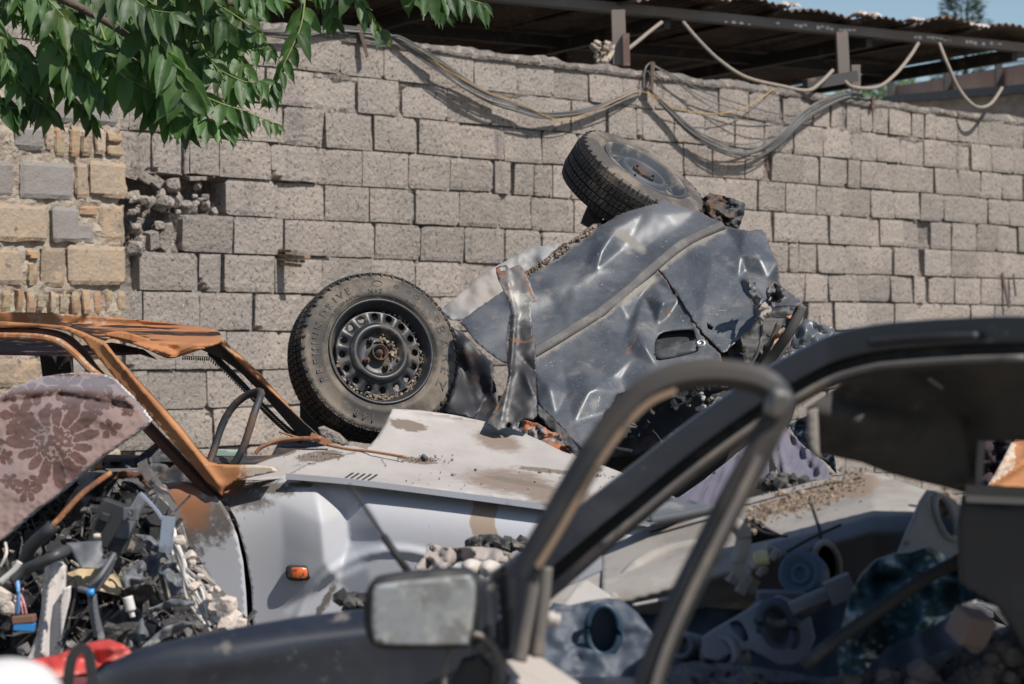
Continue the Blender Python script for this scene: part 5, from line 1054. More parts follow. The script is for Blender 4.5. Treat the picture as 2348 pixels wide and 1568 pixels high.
pc('broken_dashboard_piece', M_gplas, 'large broken grey dashboard frame with round holes on the right of the heap', 'car part', lambda q: (sheet(q, zA([(900, 395), (1010, 410), (1080, 470), (1160, 510), (1190, 620), (1230, 800), (1150, 815), (1110, 690), (1060, 660), (980, 700), (900, 760), (820, 760), (800, 700), (900, 600), (1000, 540), (960, 450)]), Dp(6.1, 0, -.001, 350, 1300, rough=.05, rs=.03), res=7, thick=.012, holes=[subdiv([(374+9*math.cos(t), 1287+9*math.sin(t)) for t in np.arange(0, 6.2, .6)], 9), subdiv([(333+7*math.cos(t), 1318+7*math.sin(t)) for t in np.arange(0, 6.2, .7)], 9)]), sheet(q, zA([(1000, 900), (1150, 830), (1310, 850), (1300, 880), (1180, 880), (1000, 930)]), Dp(6.0, rough=.03), res=7, thick=.01), sheet(q, zA([(730, 960), (850, 860), (930, 900), (1000, 1080), (900, 1190), (830, 1060)]), Dp(6.1, rough=.06), res=8, thick=.01), sheet(q, zA([(890, 1200), (1100, 1020), (1230, 980), (1300, 1000), (1050, 1130)]), Dp(5.9, rough=.04), res=8, thick=.01)))
M_bstrip = pm('blue_grey_strip', (.24, .28, .34), .5, layers=[((.1, .1, .11), 10, .5, .65)])
pc('metal_strip', M_bstrip, 'twisted blue-grey metal strip hanging at the right of the upright bracket', 'metal strip', lambda q: (sweeppx(q, [(x, y, 6.1) for x, y in zA([(940, 120), (990, 170), (1060, 250), (1110, 340), (1135, 400)])], rectprof(.02, .006), n=4), q.box(P(383, 1225, 6.08), (.016, .008, .045), rot=Matrix.Rotation(.1, 3, 'Y'))))
pc('corrugated_hose', pm('black_hose', (.05, .052, .055), .5), 'short ribbed black hose lying across the brown rod at the left', 'hose', lambda q: q.tube([P(*p) for p in cat([(50, 1305, 6.2), (70, 1255, 6.15), (105, 1222, 6.1), (122, 1205, 6.1)], 14)], .016, seg=10, scale=[1+.16*(i % 2) for i in range(43)]))
pc('rusty_rod', M_rust, 'long rust-brown rod slanting up under the floral cushion', 'rod', lambda q: tubepx(q, [(62, 1268, 6.25), (130, 1195, 6.25), (190, 1130, 6.3), (252, 1085, 6.4)], .008))
pc('rusty_scrap', M_burnd, 'dark rusty sheet frame between the cushion and the silver door', 'metal scrap', lambda q: (sheet(q, z4([(660, 1400), (780, 1385), (880, 1400), (940, 1490), (930, 1500), (860, 1430), (700, 1440), (600, 1560), (400, 1650), (300, 1700), (420, 1570), (560, 1450)]), Dp(6.7, rough=.05, rs=.04), res=8, thick=.02, jag=4)))
pc('cable_tie', pm('pale_ties', (.55, .52, .48), .6, tint=.4), 'tangle of thin pale wires down the right edge of the heap', 'wire', lambda q: [tubepx(q, [(390+rr.uniform(-12, 12), 1215+rr.uniform(-10, 10), 6.15), (415+rr.uniform(-14, 14), 1290+rr.uniform(-12, 12), 6.1), (445+rr.uniform(-20, 20), 1360+rr.uniform(-15, 15), 6.05), (490+rr.uniform(-30, 30), 1430+rr.uniform(-15, 25), 6.0)], rr.uniform(.002, .0045), tint=rr.random()) for _ in range(13)])
pc('foam_crumbs', pm('melted_foam', (.52, .44, .38), .9, tint=.3, bump=[(60, .8, .008)]), 'pale lumps of melted foam clinging to the wires at the right edge of the heap', 'melted foam', lambda q: [q.rock(P(x, y, 6.0), r_, seed=i, sub=2, flat=(1, .7, .8)) for i, (x, y, r_) in enumerate([(412, 1238, .020), (436, 1275, .02), (440, 1290, .016), (458, 1322, .013), (445, 1345, .02), (497, 1352, .013), (484, 1352, .01), (478, 1370, .016), (490, 1395, .022), (520, 1395, .04), (528, 1425, .045), (545, 1432, .03), (497, 1447, .02), (524, 1374, .012), (222, 1230, .012), (440, 1355, .014)])])
pc('white_capsule', M_white, 'small white plastic capsule in the middle of the scrap heap', 'plastic piece', lambda q: (tubepx(q, [(292, 1368, 6.0), (300, 1400, 6.0)], .013, seg=10), tubepx(q, [(300, 1400, 6.0), (304, 1415, 6.0)], .007)))

# a few larger pieces that stand out of the heap
pc('control_box', M_blackp, 'black plastic control box lying in shade under the upright grey bracket', 'plastic box', lambda q: (q.box(P(262, 1205, 6.3), (.05, .03, .06), rot=Matrix.Rotation(.35, 3, 'Y')), q.box(P(240, 1186, 6.26), (.012, .006, .012), rot=Matrix.Rotation(.35, 3, 'Y'))), bevel=.004)
pc('bent_bracket', M_gplas, 'bent grey steel bracket standing on the black car wing side of the heap', 'bracket', lambda q: (sheet(q, zA([(600, 820), (640, 800), (660, 940), (700, 1100), (660, 1120), (620, 1000)]), Dp(6.0, creases=[(212, 1370, 225, 1470, 5, -.03)]), res=6, thick=.02), sheet(q, zA([(620, 770), (700, 640), (760, 545), (780, 560), (730, 680), (650, 790)]), Dp(6.05), res=6, thick=.015)))
pc('ribbed_hose', bpy.data.materials['black_hose'], 'black ribbed hose curving across the left of the scrap heap', 'hose', lambda q: q.tube([P(*p) for p in cat([(30, 1330, 6.1), (60, 1305, 6.1), (95, 1290, 6.08), (130, 1272, 6.08), (150, 1262, 6.15)], 12)], .013, seg=10, scale=[1+.2*(i % 2) for i in range(49)]))
pc('blue_clip', pm('bright_blue_clip', (.04, .25, .55), .4), 'small bright blue clip on a grey cable in the middle of the heap', 'clip', lambda q: q.tube([P(200, 1359, 5.98), P(216, 1358, 5.98)], .010, seg=10))
pc('grey_lead', M_gplas, 'grey cable lead running down through the bright blue clip', 'cable', lambda q: (tubepx(q, [(180, 1350, 6.0), (205, 1360, 5.99), (210, 1400, 6.0), (222, 1460, 6.0)], .008), tubepx(q, [(205, 1345, 6.0), (230, 1320, 6.0), (262, 1270, 6.05)], .007)))
pc('white_lump', bpy.data.materials['melted_foam'], 'pale broken lump near the left edge above the blue plug', 'melted foam', lambda q: [q.rock(P(x, y, 6.1), r_, seed=i+40, sub=2) for i, (x, y, r_) in enumerate([(8, 1372, .03), (18, 1392, .026)])])
pc('pale_wire', bpy.data.materials['pale_ties'], 'pair of pale stiff wires fanning out at the left edge of the heap', 'wire', lambda q: (tubepx(q, [(0, 1335, 6.1), (30, 1310, 6.1), (45, 1288, 6.1)], .009), tubepx(q, [(0, 1300, 6.1), (14, 1270, 6.1), (12, 1245, 6.15)], .004)))
# ------------------------------------------------------------------ blurred black car in the foreground
def zB(pts): return [(745+.3421*a, 1031.5+.3421*b) for a, b in pts]
def zR(pts): return [(1375.4+.4139*a, 687.7+.4139*b) for a, b in pts]
def zD(pts): return [(1490+.3651*a, 1031.5+.3651*b) for a, b in pts]
M_black = pm('black_car_paint', (.014, .017, .025), .38, coat=.4, layers=[((.05, .052, .06), 3, .45, .7, .5), ((.12, .11, .10), 14, .62, .74, .8), ((.25, .22, .19), 60, .70, .74, .8)])
M_rubb = pm('weathered_rubber', (.018, .018, .019), .7, layers=[((.06, .055, .05), 9, .5, .68)])
M_frame = pm('dusty_window_frame', (.018, .018, .020), .5, layers=[((.046, .039, .034), 5, .44, .62, .8), ((.03, .032, .038), 9, .55, .68)])
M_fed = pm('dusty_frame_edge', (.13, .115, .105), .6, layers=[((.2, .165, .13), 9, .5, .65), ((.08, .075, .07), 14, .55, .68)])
M_head = pm('dirty_headliner', (.060, .056, .054), .95, layers=[((.035, .032, .031), 3, .42, .6), ((.13, .11, .09), 8, .6, .72)], bump=[(30, .4, .004)])
blk_car = thing('black_car', P(1500, 1400, 4.3).xy.to_3d(), 'out-of-focus black car in front with its door ajar, exposed roof frame and door mirror', 'car')
def fn_f(x, y):
    top = 1395 if x > 850 else 1402+(850-x)*.10+max(0, 420-x)**1.5*.013
    k = max(0, min(1, (y-top)/60)); return 4.35+.05*(1-k)**2+.00012*(x-600)
q = MB(); sheet(q, [(-60, 1700), (150, 1620), (196, 1566), (240, 1530), (300, 1496), (355, 1479), (410, 1467), (545, 1440), (685, 1416), (802, 1402), (900, 1394), (1100, 1392), (1165, 1405), (1190, 1480), (1230, 1720), (400, 1750)], Dp(0, fn=fn_f, bumps=[(500, 1520, 160, 30, -8, -.01)]), res=16, thick=.02); bf = q.obj('front_wing', M_black, blk_car)
# antenna
q = MB(); q.tube([P(800, 1110, 4.45), P(870, 1215, 4.43), P(905, 1265, 4.42), P(940, 1318, 4.41)], .0045, seg=8, scale=[.6, .8, 1.3, 1.6]); q.tube([P(878, 1228, 4.425), P(935, 1310, 4.41)], .0075, seg=8); q.tube([P(936, 1310, 4.41), P(955, 1400, 4.40)], .011, seg=8); q.obj('antenna', M_rubb, blk_car)
# mirror
mo = cat([(849, 1339), (878, 1326), (984, 1313), (1060, 1310), (1085, 1320), (1101, 1335), (1098, 1357), (1090, 1435), (1078, 1478), (1053, 1487), (960, 1489), (875, 1488), (845, 1468), (834, 1425), (836, 1370)], 3, True)
q = MB(); sheet(q, mo, Dp(3.9, .0001, 0, 970, 1400, fn=lambda x, y: .02*min(1, (abs(x-968)/130)**6+(abs(y-1400)/86)**6)), res=12, thick=.075); mh = q.obj('mirror_housing', M_rubb, blk_car, bevel=.006)
M_mirr = pm('dusty_mirror_glass', (.26, .27, .275), .45, metal=.35, layers=[((.17, .17, .165), 16, .42, .6, .7), ((.34, .33, .31), 34, .5, .66, .8)])
q = MB(); sheet(q, cat([(858, 1348), (882, 1338), (1060, 1320), (1082, 1328), (1090, 1350), (1084, 1420), (1074, 1468), (1055, 1479), (880, 1478), (858, 1466), (851, 1430), (853, 1370)], 3, True), Dp(3.893, .0001, 0, 970, 1400), res=14, thick=.006); q.obj('mirror_glass', M_mirr, mh)
# mirror base triangle and inner corner
q = MB(); sheet(q, [(1098, 1340), (1120, 1322), (1212, 1255), (1225, 1262), (1250, 1300), (1238, 1350), (1212, 1440), (1205, 1495), (1135, 1507), (1110, 1480), (1095, 1450)], Dp(3.97, .0002, 0, 1150, 1400, creases=[(1140, 1330, 1150, 1480, 14, .03)]), res=12, thick=.05); q.obj('mirror_base', M_black, blk_car, bevel=.004)
# hinge side of the door
for (pts, r_, m_) in [([(1226, 1290, 3.9), (1222, 1350, 3.9), (1205, 1440, 3.9), (1190, 1515, 3.9)], .012, M_fed), ([(1252, 1300, 3.9), (1246, 1370, 3.9), (1238, 1440, 3.9), (1230, 1505, 3.9)], .011, M_fed), ([(1238, 1300, 3.93), (1232, 1380, 3.93), (1216, 1500, 3.93)], .01, pm('rubber_brown', (.06, .035, .028), .8))]:
    q = MB(); tubepx(q, pts, r_); q.obj('door_seal', m_, blk_car, smooth=True)
q = MB(); q.tube([P(x, y, 4.0) for x, y in cat([(1222, 1405), (1282, 1425)], 14)], .011, seg=8, scale=[1+.35*(i % 3 == 0) for i in range(15)]); q.obj('check_strap', pm('pale_spring', (.42, .38, .35), .6), blk_car)
q = MB(); sheet(q, zB([(1120, 1405), (1180, 1370), (1240, 1350), (1360, 1345), (1440, 1390), (1540, 1460), (1700, 1568), (1760, 1700), (1180, 1700), (1250, 1520)]), Dp(4.0, .0003, -.0012, 1200, 1520, creases=[(1170, 1512, 1290, 1580, 12, -.02)]), res=10, thick=.02); q.obj('door_sill', pm('dusty_sill', (.36, .32, .29), .8, layers=[((.07, .065, .06), 5, .48, .6)]), blk_car)
q = MB(); Mo = frame_z(P(1085, 1560, 3.95), (.2, -1, .1)); q.tube([Mo @ Vector((.05*math.cos(a), .075*math.sin(a), 0)) for a in np.arange(0, 6.28, .25)], .006, seg=8, closed=True); q.obj('speaker_ring', M_fed, blk_car)
q = MB(); sheet(q, [(1040, 1700), (1035, 1560), (1060, 1510), (1100, 1500), (1130, 1530), (1120, 1700)], Dp(4.0), res=14, thick=.02); q.obj('door_lining', M_frame, blk_car)
# front pillar running up into the roof rail: painted outer band, black gap, dusty inner edge
outer = [(1080, 1372), (1212, 1262), (1300, 1188), (1375, 1127), (1460, 1062), (1541, 998), (1640, 925), (1748, 853), (1830, 805), (1913, 766), (2000, 746), (2079, 737), (2200, 729), (2347, 725), (2700, 735), (3200, 770)]
def off(pl, dx, dy): return [(x+dx*0, y+dy) for x, y in pl]
dpl = lambda x: 4.22-.00018*(x-1200) if x < 1900 else 4.094-.0005*(x-1900)
def band(y0, y1, depth, th, mat, name, w0=1.0):
    up = []; lo = []
    for (x, y) in cat(outer, 4):
        k = max(0, min(1, (2000-x)/700)); s_ = 1+.35*k   # steeper part: the band measured straight down is taller
        up.append((x, y+y0*s_)); lo.append((x, y+y1*s_))
    q = MB(); sheet(q, up+lo[::-1], lambda x, y: dpl(x)+depth+.0, res=12, thick=th); return q.obj(name, mat, blk_car, bevel=.003)
band(0, 62, 0, .05, M_black, 'roof_rail')
band(58, 92, .03, .04, M_rubb, 'rail_gutter')
band(90, 116, .0, .03, M_frame, 'inner_rail_edge')
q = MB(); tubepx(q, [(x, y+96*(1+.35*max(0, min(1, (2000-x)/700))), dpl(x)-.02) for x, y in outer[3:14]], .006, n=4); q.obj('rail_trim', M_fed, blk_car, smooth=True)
q = MB(); tubepx(q, [(x, y+40, dpl(x)-.015) for x, y in [(1990, 745), (2060, 738), (2140, 733), (2240, 730)]], .007); q.obj('gutter_lip', M_frame, blk_car, smooth=True)
# roof skin and its sagging lining seen from below
q = MB(); sheet(q, [(1990, 760), (2080, 742), (2347, 732), (2900, 750), (2900, 800), (2347, 775), (2080, 775)], Dp(4.2, fn=lambda x, y: (y-735)*.012), res=16, thick=.02); q.obj('roof', M_black, blk_car)
q = MB(); sheet(q, zR([(1150, 600), (1290, 500), (1400, 435), (1560, 375), (1750, 345), (2348, 330), (3200, 360), (3200, 800), (2348, 780), (2140, 782), (2095, 800), (2090, 1000), (2045, 1075), (1900, 1035), (1750, 1000), (1600, 960), (1450, 900), (1350, 880), (1220, 850), (1200, 760), (1160, 690)]), Dp(4.25, 0, .0010, 1950, 850, bumps=[(1960, 990, 120, 60, 10, -.06), (1930, 900, 200, 30, 10, .06), (2150, 900, 80, 120, 0, .08)], creases=[(1930, 1005, 2050, 1010, 14, .04), (2040, 790, 2230, 960, 16, .05), (2220, 960, 2235, 1110, 16, .05)], rough=.02, rs=.008), res=14, thick=.02); q.obj('roof_lining', M_head, blk_car)
q = MB(); sheet(q, zR([(1150, 610), (1205, 600), (1215, 850), (1240, 880), (1180, 860), (1150, 760)]), Dp(4.3), res=12, thick=.02); q.obj('lining_edge', pm('pale_board', (.22, .20, .18), .9), blk_car)
q = MB(); sweeppx(q, [(2128, 867, 4.3), (2145, 880, 4.3), (2160, 890, 4.3)], rectprof(.012, .006)); q.obj('roof_clip', M_fed, blk_car)
q = MB(); vs = []; nx_ = 14  # unseen roof sheet added, sized to shade the dashboard and stones
for j in range(6):
    for i in range(nx_): u = i/(nx_-1); v = j/5; vs.append((.72+2.3*u, 4.0+1.22*v-.12*u, 1.505-.055*v+.02*math.sin(u*3)))
q.add(vs, [(j*nx_+i, j*nx_+i+1, (j+1)*nx_+i+1, (j+1)*nx_+i) for j in range(5) for i in range(nx_-1)]); q.smooth = True
o = q.obj('shading_roof', M_black, blk_car); md = o.modifiers.new('s', 'SOLIDIFY'); md.thickness = .012
# centre pillar window frame and rear window sill at the right
q = MB(); sweeppx(q, [(2250, 1010, 4.3), (2246, 1060, 4.3), (2244, 1118, 4.3)], rectprof(.014, .012)); sweeppx(q, [(2215, 1122, 4.3), (2347, 1128, 4.25), (2600, 1135, 4.1)], rectprof(.014, .018)); q.obj('quarter_window_frame', M_fed, blk_car)
q = MB(); sheet(q, [(2212, 1138), (2230, 1130), (2347, 1132), (2700, 1140), (2700, 1700), (2347, 1480), (2290, 1390), (2205, 1340), (2200, 1200)], Dp(4.3, fn=lambda x, y: .03*math.exp(-max(0, y-1132)/14)), res=14, thick=.03); q.obj('rear_door_top', M_frame, blk_car)
q = MB(); sweeppx(q, [(2215, 1137, 4.3), (2347, 1142, 4.25), (2600, 1150, 4.1)], rectprof(.008, .022, .003)); q.obj('waist_trim', pm('pale_trim', (.35, .32, .30), .6), blk_car)
# door window frame, standing ajar nearer to the camera
fr_ = [(1205, 1330), (1222, 1290), (1262, 1220), (1310, 1135), (1360, 1050), (1420, 965), (1480, 905), (1545, 873), (1620, 862), (1690, 866), (1745, 880), (1775, 905), (1782, 935), (1762, 975), (1720, 1060), (1670, 1150), (1620, 1250), (1570, 1350), (1525, 1450), (1490, 1540), (1465, 1640)]
prf = [(-.020, -.02), (.020, -.02), (.020, .012), (.012, .02), (-.012, .02), (-.020, .012)]
ud = lambda i: Vector((0, -1, .12))
q = MB(); q.sweep([P(x, y, 3.2) for x, y in cat(fr_, 6)], [(-.021, -.012), (.013, -.012), (.017, .002), (.004, .014), (-.010, .012), (-.023, .002)], up=(0, -1, 0.1)); q.obj('door_window_frame', M_frame, blk_car, bevel=.002)
q = MB(); q.sweep([P(x, y, 3.18) for x, y in cat([(1232, 1300), (1280, 1222), (1330, 1135), (1380, 1052), (1436, 975), (1490, 922), (1550, 895)], 6)], rectprof(.008, .01), up=(0, -1, 0.1)); q.obj('glass_run', pm('brown_run', (.22, .15, .10), .8, layers=[((.06, .045, .035), 9, .5, .62)]), blk_car)
q = MB(); q.sweep([P(x, y, 3.18) for x, y in cat([(1740, 1045), (1690, 1145), (1640, 1245), (1590, 1345), (1545, 1445), (1510, 1540), (1485, 1640)], 6)], rectprof(.010, .01), up=(0, -1, 0.1)); q.obj('frame_pale_edge', M_fed, blk_car)  # paler strip along the right leg of the frame
q = MB(); q.rock(P(1781, 922, 3.18), .021, seed=3, sub=3, rough=.12, flat=(.85, .8, 1.2)); q.smooth = True; q.obj('frame_corner_cap', pm('rubber_cap', (.12, .115, .11), .4, layers=[((.2, .18, .15), 20, .5, .65)]), blk_car, smooth=True)
# lower body so that the car stands on the ground
q = MB(); q.box(P(800, 1650, 4.6)+Vector((0, .1, -.35)), (.75, .12, .40)); q.box(P(1900, 1800, 4.6)+Vector((0, .2, -.15)), (.9, .5, .18)); q.obj('lower_body', M_black, blk_car)

# ------------------------------------------------------------------ dusty dashboard and wreckage behind the black car
M_dash = pm('dusty_dashboard', (.29, .265, .24), .85, layers=[((.22, .195, .17), 4, .45, .65), ((.35, .325, .295), 9, .58, .7), ((.15, .125, .10), 34, .62, .70)], bump=[(3, .2, .02)], masks=[('bare', (.13, .138, .152), .3, .8, 9, .6, .6), ('grit', (.23, .17, .125), .45, .62, 40, .9, .95)])  # first mask paints the blue shade of the front face into the colour
M_dashb = pm('dark_blue_plastic', (.045, .060, .085), .6, layers=[((.075, .088, .11), 3, .46, .7), ((.16, .15, .14), 50, .68, .76)])
dash = thing('dashboard_wreck', P(1800, 1300, 5.3).xy.to_3d(), 'dust-covered car dashboard with round openings lying behind the blurred black car', 'dashboard')
do_ = zD([(-300, 640), (0, 480), (150, 430), (300, 385), (450, 350), (600, 310), (800, 260), (1000, 205), (1200, 165), (1355, 138), (1480, 165), (1700, 240), (1790, 262), (1880, 290), (1950, 350), (1990, 440), (1985, 560), (1962, 720), (1850, 690), (1700, 660), (1550, 680), (1400, 800), (1260, 900), (1180, 960), (900, 980), (700, 1020), (360, 1060), (0, 1040), (-300, 1000)])
def dd_(x, y):
    zx, zy = (x-1490)/.3651, (y-1031.5)/.3651
    ridge = 760-.28*zx
    if zx > 1400: ridge = 368+.05*(zx-1400)
    t = zy-ridge     # below the ridge the front face turns down
    return 5.45+(-.0017*max(-500, min(0, t))*1.0 if t < 0 else .0)+(-.10*(1-math.exp(-max(0, t)/120)) if t > 0 else 0)-.00003*zx+(.0009*max(0, t-150))
holes = [[(1490+.3651*(cx+rx*math.cos(t)*math.cos(a)-ry*math.sin(t)*math.sin(a)), 1031.5+.3651*(cy+rx*math.cos(t)*math.sin(a)+ry*math.sin(t)*math.cos(a))) for t in np.arange(0, 6.28, .42)] for cx, cy, rx, ry, a in [(1858, 425, 55, 145, -.35), (1108, 710, 78, 132, -.15)]]
h3 = zD([(560, 450), (620, 420), (680, 425), (715, 490), (850, 540), (790, 560), (610, 600), (590, 540)])
q = MB(); sheet(q, do_, Dp(0, fn=dd_), res=9, thick=.02, holes=[holes[1], h3]); q.obj('shell', M_dash, dash, bare=lambda x, y: max(0, min(1, (x-1700)/60))*max(0, min(1, (y-(1031.5+.3651*max(368, 760-.28*(x-1490)/.3651))-4)/22)), grit=blob((1860, 1140, 125, 26, -16), (1760, 1170, 60, 14, -16), (1960, 1115, 60, 26, -10)))  # dark blue shade painted below the ridge on the right part
q = MB(); capo = zD([(1555, 680), (1600, 560), (1650, 450), (1700, 330), (1750, 255), (1800, 262), (1880, 295), (1950, 350), (1990, 440), (1995, 540), (1962, 740), (1800, 720), (1650, 690)])
dcap = Dp(5.28, .0006, -.0010, 2160, 1190, bumps=[(2165, 1190, 30, 60, -15, .02)]); sheet(q, capo, dcap, res=8, thick=.03, holes=[holes[0]]); q.obj('end_cap', M_dash, dash, grit=lambda x, y: 0)
for h, df in zip(holes, (dcap, dd_)):
    q = MB(); q.tube([P(x, y, df(x, y)-.004) for x, y in h], .008, seg=8, closed=True); q.obj('vent_ring', M_dash, dash, smooth=True, grit=lambda x, y: 0)
q = MB(); 
for h in holes:
    c = np.mean(np.array(h), axis=0); q.add([P(x, y, dd_(x, y)+.02) for x, y in h]+[P(c[0]+(x-c[0])*.8, c[1]+(y-c[1])*.8, dd_(x, y)+.16) for x, y in h], [(i, (i+1) % len(h), len(h)+(i+1) % len(h), len(h)+i) for i in range(len(h))]+[list(range(len(h), 2*len(h)))])
q.box(P(1745, 1245, 5.7), (.10, .02, .05)); q.obj('duct', M_dark, dash)
q = MB(); rr = random.Random(77)
for i in range(60): q.rock(P(2165+rr.gauss(0, 10), 1190+rr.gauss(0, 30), 5.40+rr.uniform(-.02, .02)), rr.uniform(.005, .02), seed=i, sub=1, tint=rr.random())
for i in range(700):
    u = rr.random(); x = 1715+u*270; y = 1184-u*85+rr.gauss(0, 15); q.rock(P(x, y, dd_(x, y)-.002), rr.uniform(.0015, .006)*(2.4 if rr.random() < .08 else 1), seed=i+90, sub=1, tint=rr.random())
q.obj('grit', M_dirt, dash)
q = MB(); tubepx(q, [(1636, 1205, 5.15), (1660, 1196, 5.1), (1688, 1203, 5.1), (1704, 1228, 5.1), (1700, 1262, 5.1), (1692, 1290, 5.1), (1708, 1320, 5.1)], .017, n=10, seg=12); q.obj('bent_pipe', M_dash, dash, grit=lambda x, y: 0)
q = MB(); q.rock(P(1744, 1280, 5.15), .022, seed=8, rough=.2); q.obj('yellow_plug', pm('pale_yellow_plastic', (.55, .52, .28), .5), dash, smooth=True)
q = MB(); sheet(q, [(1380, 1410), (1500, 1385), (1700, 1400), (2150, 1300), (2260, 1700), (1380, 1700)], Dp(5.45, 0, -.001, 1700, 1450, rough=.03), res=22, thick=.02); q.obj('dark_backing', M_dashb, dash)  # dark sheet added so the gap under the dashboard reads as shade
q = MB(); Mp = frame_z(P(1830, 1312, 5.22), (-.45, -.85, .25)); q.smooth = True; q.lathe([(.001, -.02), (.012, -.018), (.014, -.010), (.026, -.012), (.028, -.018), (.040, -.002), (.048, -.004), (.052, -.03), (.05, -.06), (0.001, -.06)], Mp, seg=32, closed=False); q.obj('instrument_pod', pm('blue_grey_pod', (.055, .09, .14), .6), dash)
for pl_ in [zD([(0, 520), (300, 425), (600, 350), (1000, 245), (1330, 180)]), zD([(560, 430), (640, 470), (720, 520), (860, 545)]), zD([(1000, 300), (1060, 480), (1070, 560)]), zD([(860, 640), (1000, 560), (1200, 470)])]:
    q = MB(); q.tube([P(x, y, dd_(x, y)-.001) for x, y in cat(pl_, 8)], .0035, seg=6); q.obj('seam', M_dark, dash, smooth=True)
for (x, y, w_) in [(1660, 1215, .03), (1700, 1330, .035), (1768, 1262, .02), (1622, 1270, .026), (1738, 1300, .018)]:
    q = MB(); q.box(P(x, y, dd_(x, y)-.03), (w_, .018, w_*.5), rot=Matrix.Rotation(.5, 3, 'Y') @ Matrix.Rotation(.3, 3, 'Z')); q.box(P(x+6, y+8, dd_(x, y)-.045), (w_*.35, .02, w_*.7), rot=Matrix.Rotation(.5, 3, 'Y')); q.obj('mounting_bracket', M_dash, dash, bevel=.003, grit=lambda x, y: .3)
# steering column cowl with a big ring, and the lower console
col = thing('steering_column', P(1700, 1400, 5.1).xy.to_3d(), 'dusty grey steering column shroud with a big round opening in the dark foreground heap', 'car part')
q = MB(); h4 = [(1490+.3651*(800+115*math.cos(t)), 1031.5+.3651*(1110+150*math.sin(t)+.25*115*math.cos(t))) for t in np.arange(0, 6.28, .4)]
h5 = subdiv(cat(zD([(500, 1100), (520, 1075), (570, 1080), (610, 1150), (620, 1200), (590, 1205), (560, 1170)]), 2, True), 9)
sheet(q, zD([(330, 1190), (420, 1130), (560, 1050), (700, 960), (820, 920), (930, 960), (1010, 1050), (1040, 1180), (990, 1290), (900, 1350), (800, 1350), (720, 1300), (640, 1260), (540, 1260), (420, 1330), (330, 1300)]), Dp(5.0, .0003, -.0008, 1750, 1440, bumps=[(1782, 1436, 60, 70, 0, -.03)]), res=9, thick=.04, holes=[h4, h5]); q.obj('shroud', pm('grey_blue_plastic', (.17, .17, .18), .6, layers=[((.13, .135, .15), 3, .46, .7), ((.26, .23, .2), 40, .66, .76)]), col)
q = MB(); q.tube([P(x, y, 4.98) for x, y in h4], .013, seg=8, closed=True); q.obj('ring', M_dashb, col, smooth=True)
q = MB(); tubepx(q, [(1730, 1385, 5.1), (1790, 1432, 5.05), (1850, 1400, 4.98), (1930, 1352, 5.0)], .012); q.box(P(1790, 1420, 5.15), (.05, .04, .06)); q.obj('lever', M_gplas, col)
q = MB(); q.tube([P(1648, 1500, 5.05), P(1680, 1480, 4.98)], .045, seg=16); q.obj('ignition_barrel', pm('steel_blue', (.15, .19, .26), .5), col, smooth=True)
cups = MB()
for (x, y, r_, d_) in [(1648, 1500, .042, 4.95), (1560, 1480, .03, 5.0)]:
    Mk = frame_z(P(x, y, d_), (-.5, -.85, .2)); cups.smooth = True; cups.lathe([(r_*.55, -.05), (r_*.6, 0), (r_*.7, .006), (r_, .006), (r_*1.05, -.01), (r_*1.0, -.07)], Mk, seg=28, closed=False)
cups.obj('lock_barrel', pm('dull_alloy', (.20, .21, .23), .5, metal=.4, layers=[((.1, .1, .11), 12, .5, .66)]), col)
q = MB(); sweeppx(q, [(1812, 1398, 4.97), (1860, 1376, 4.97), (1928, 1350, 4.99)], rectprof(.03, .03, .006)); q.box(P(1925, 1350, 4.98), (.028, .02, .024), rot=Matrix.Rotation(-.4, 3, 'Y')); q.obj('stalk_housing', bpy.data.materials['grey_blue_plastic'], col)
# blue-grey door lining with an oval behind the hinge
q = MB(); ho_ = [(745+.3421*(1865+110*math.cos(t)-25*math.sin(t)), 1031.5+.3421*(1210+165*math.sin(t)+40*math.cos(t))) for t in np.arange(0, 6.28, .35)]
lin = thing('door_trim_panel', P(1400, 1420, 4.9).xy.to_3d(), 'blue-grey inner door trim with an oval recess, seen just right of the mirror', 'door trim')
sheet(q, zB([(1530, 1030), (1640, 1050), (1760, 1020), (1900, 1000), (1990, 1010), (2100, 1100), (2200, 1240), (2300, 1400), (2400, 1568), (2450, 1800), (1500, 1800), (1400, 1500), (1400, 1250)]), Dp(4.95, 0, -.0006, 1400, 1450, rough=.02), res=11, thick=.02, holes=[ho_]); q.obj('panel', M_dashb, lin)
q = MB(); sheet(q, [(x, y) for x, y in ho_], Dp(5.02), res=14, thick=.01); q.tube([P(x, y, 4.93) for x, y in ho_], .008, seg=6, closed=True); q.obj('recess', pm('deep_blue', (.02, .045, .075), .5), lin)
# dusty flat body panels further back: the arch of another wreck
arc = thing('dusty_wing', P(1450, 1250, 5.9).xy.to_3d(), 'dusty beige wing with an arch, lying between the pillar and the dashboard', 'body panel')
q = MB(); sheet(q, [(1230, 1395), (1300, 1345), (1340, 1328), (1400, 1300), (1440, 1270), (1500, 1215), (1600, 1190), (1700, 1170), (1700, 1240), (1600, 1246), (1540, 1258), (1490, 1285), (1440, 1330), (1400, 1385), (1330, 1392)], Dp(5.75, 0, -.004, 1450, 1280, bumps=[(1500, 1240, 100, 16, -25, .03)]), res=9, thick=.02); q.obj('panel', M_dash, arc, grit=lambda x, y: 0)
q = MB(); tubepx(q, [(1405, 1380, 5.4), (1425, 1340, 5.5), (1465, 1296, 5.55), (1520, 1268, 5.6), (1600, 1252, 5.6)], .018); q.obj('arch_lip', M_dash, arc, grit=lambda x, y: 0)
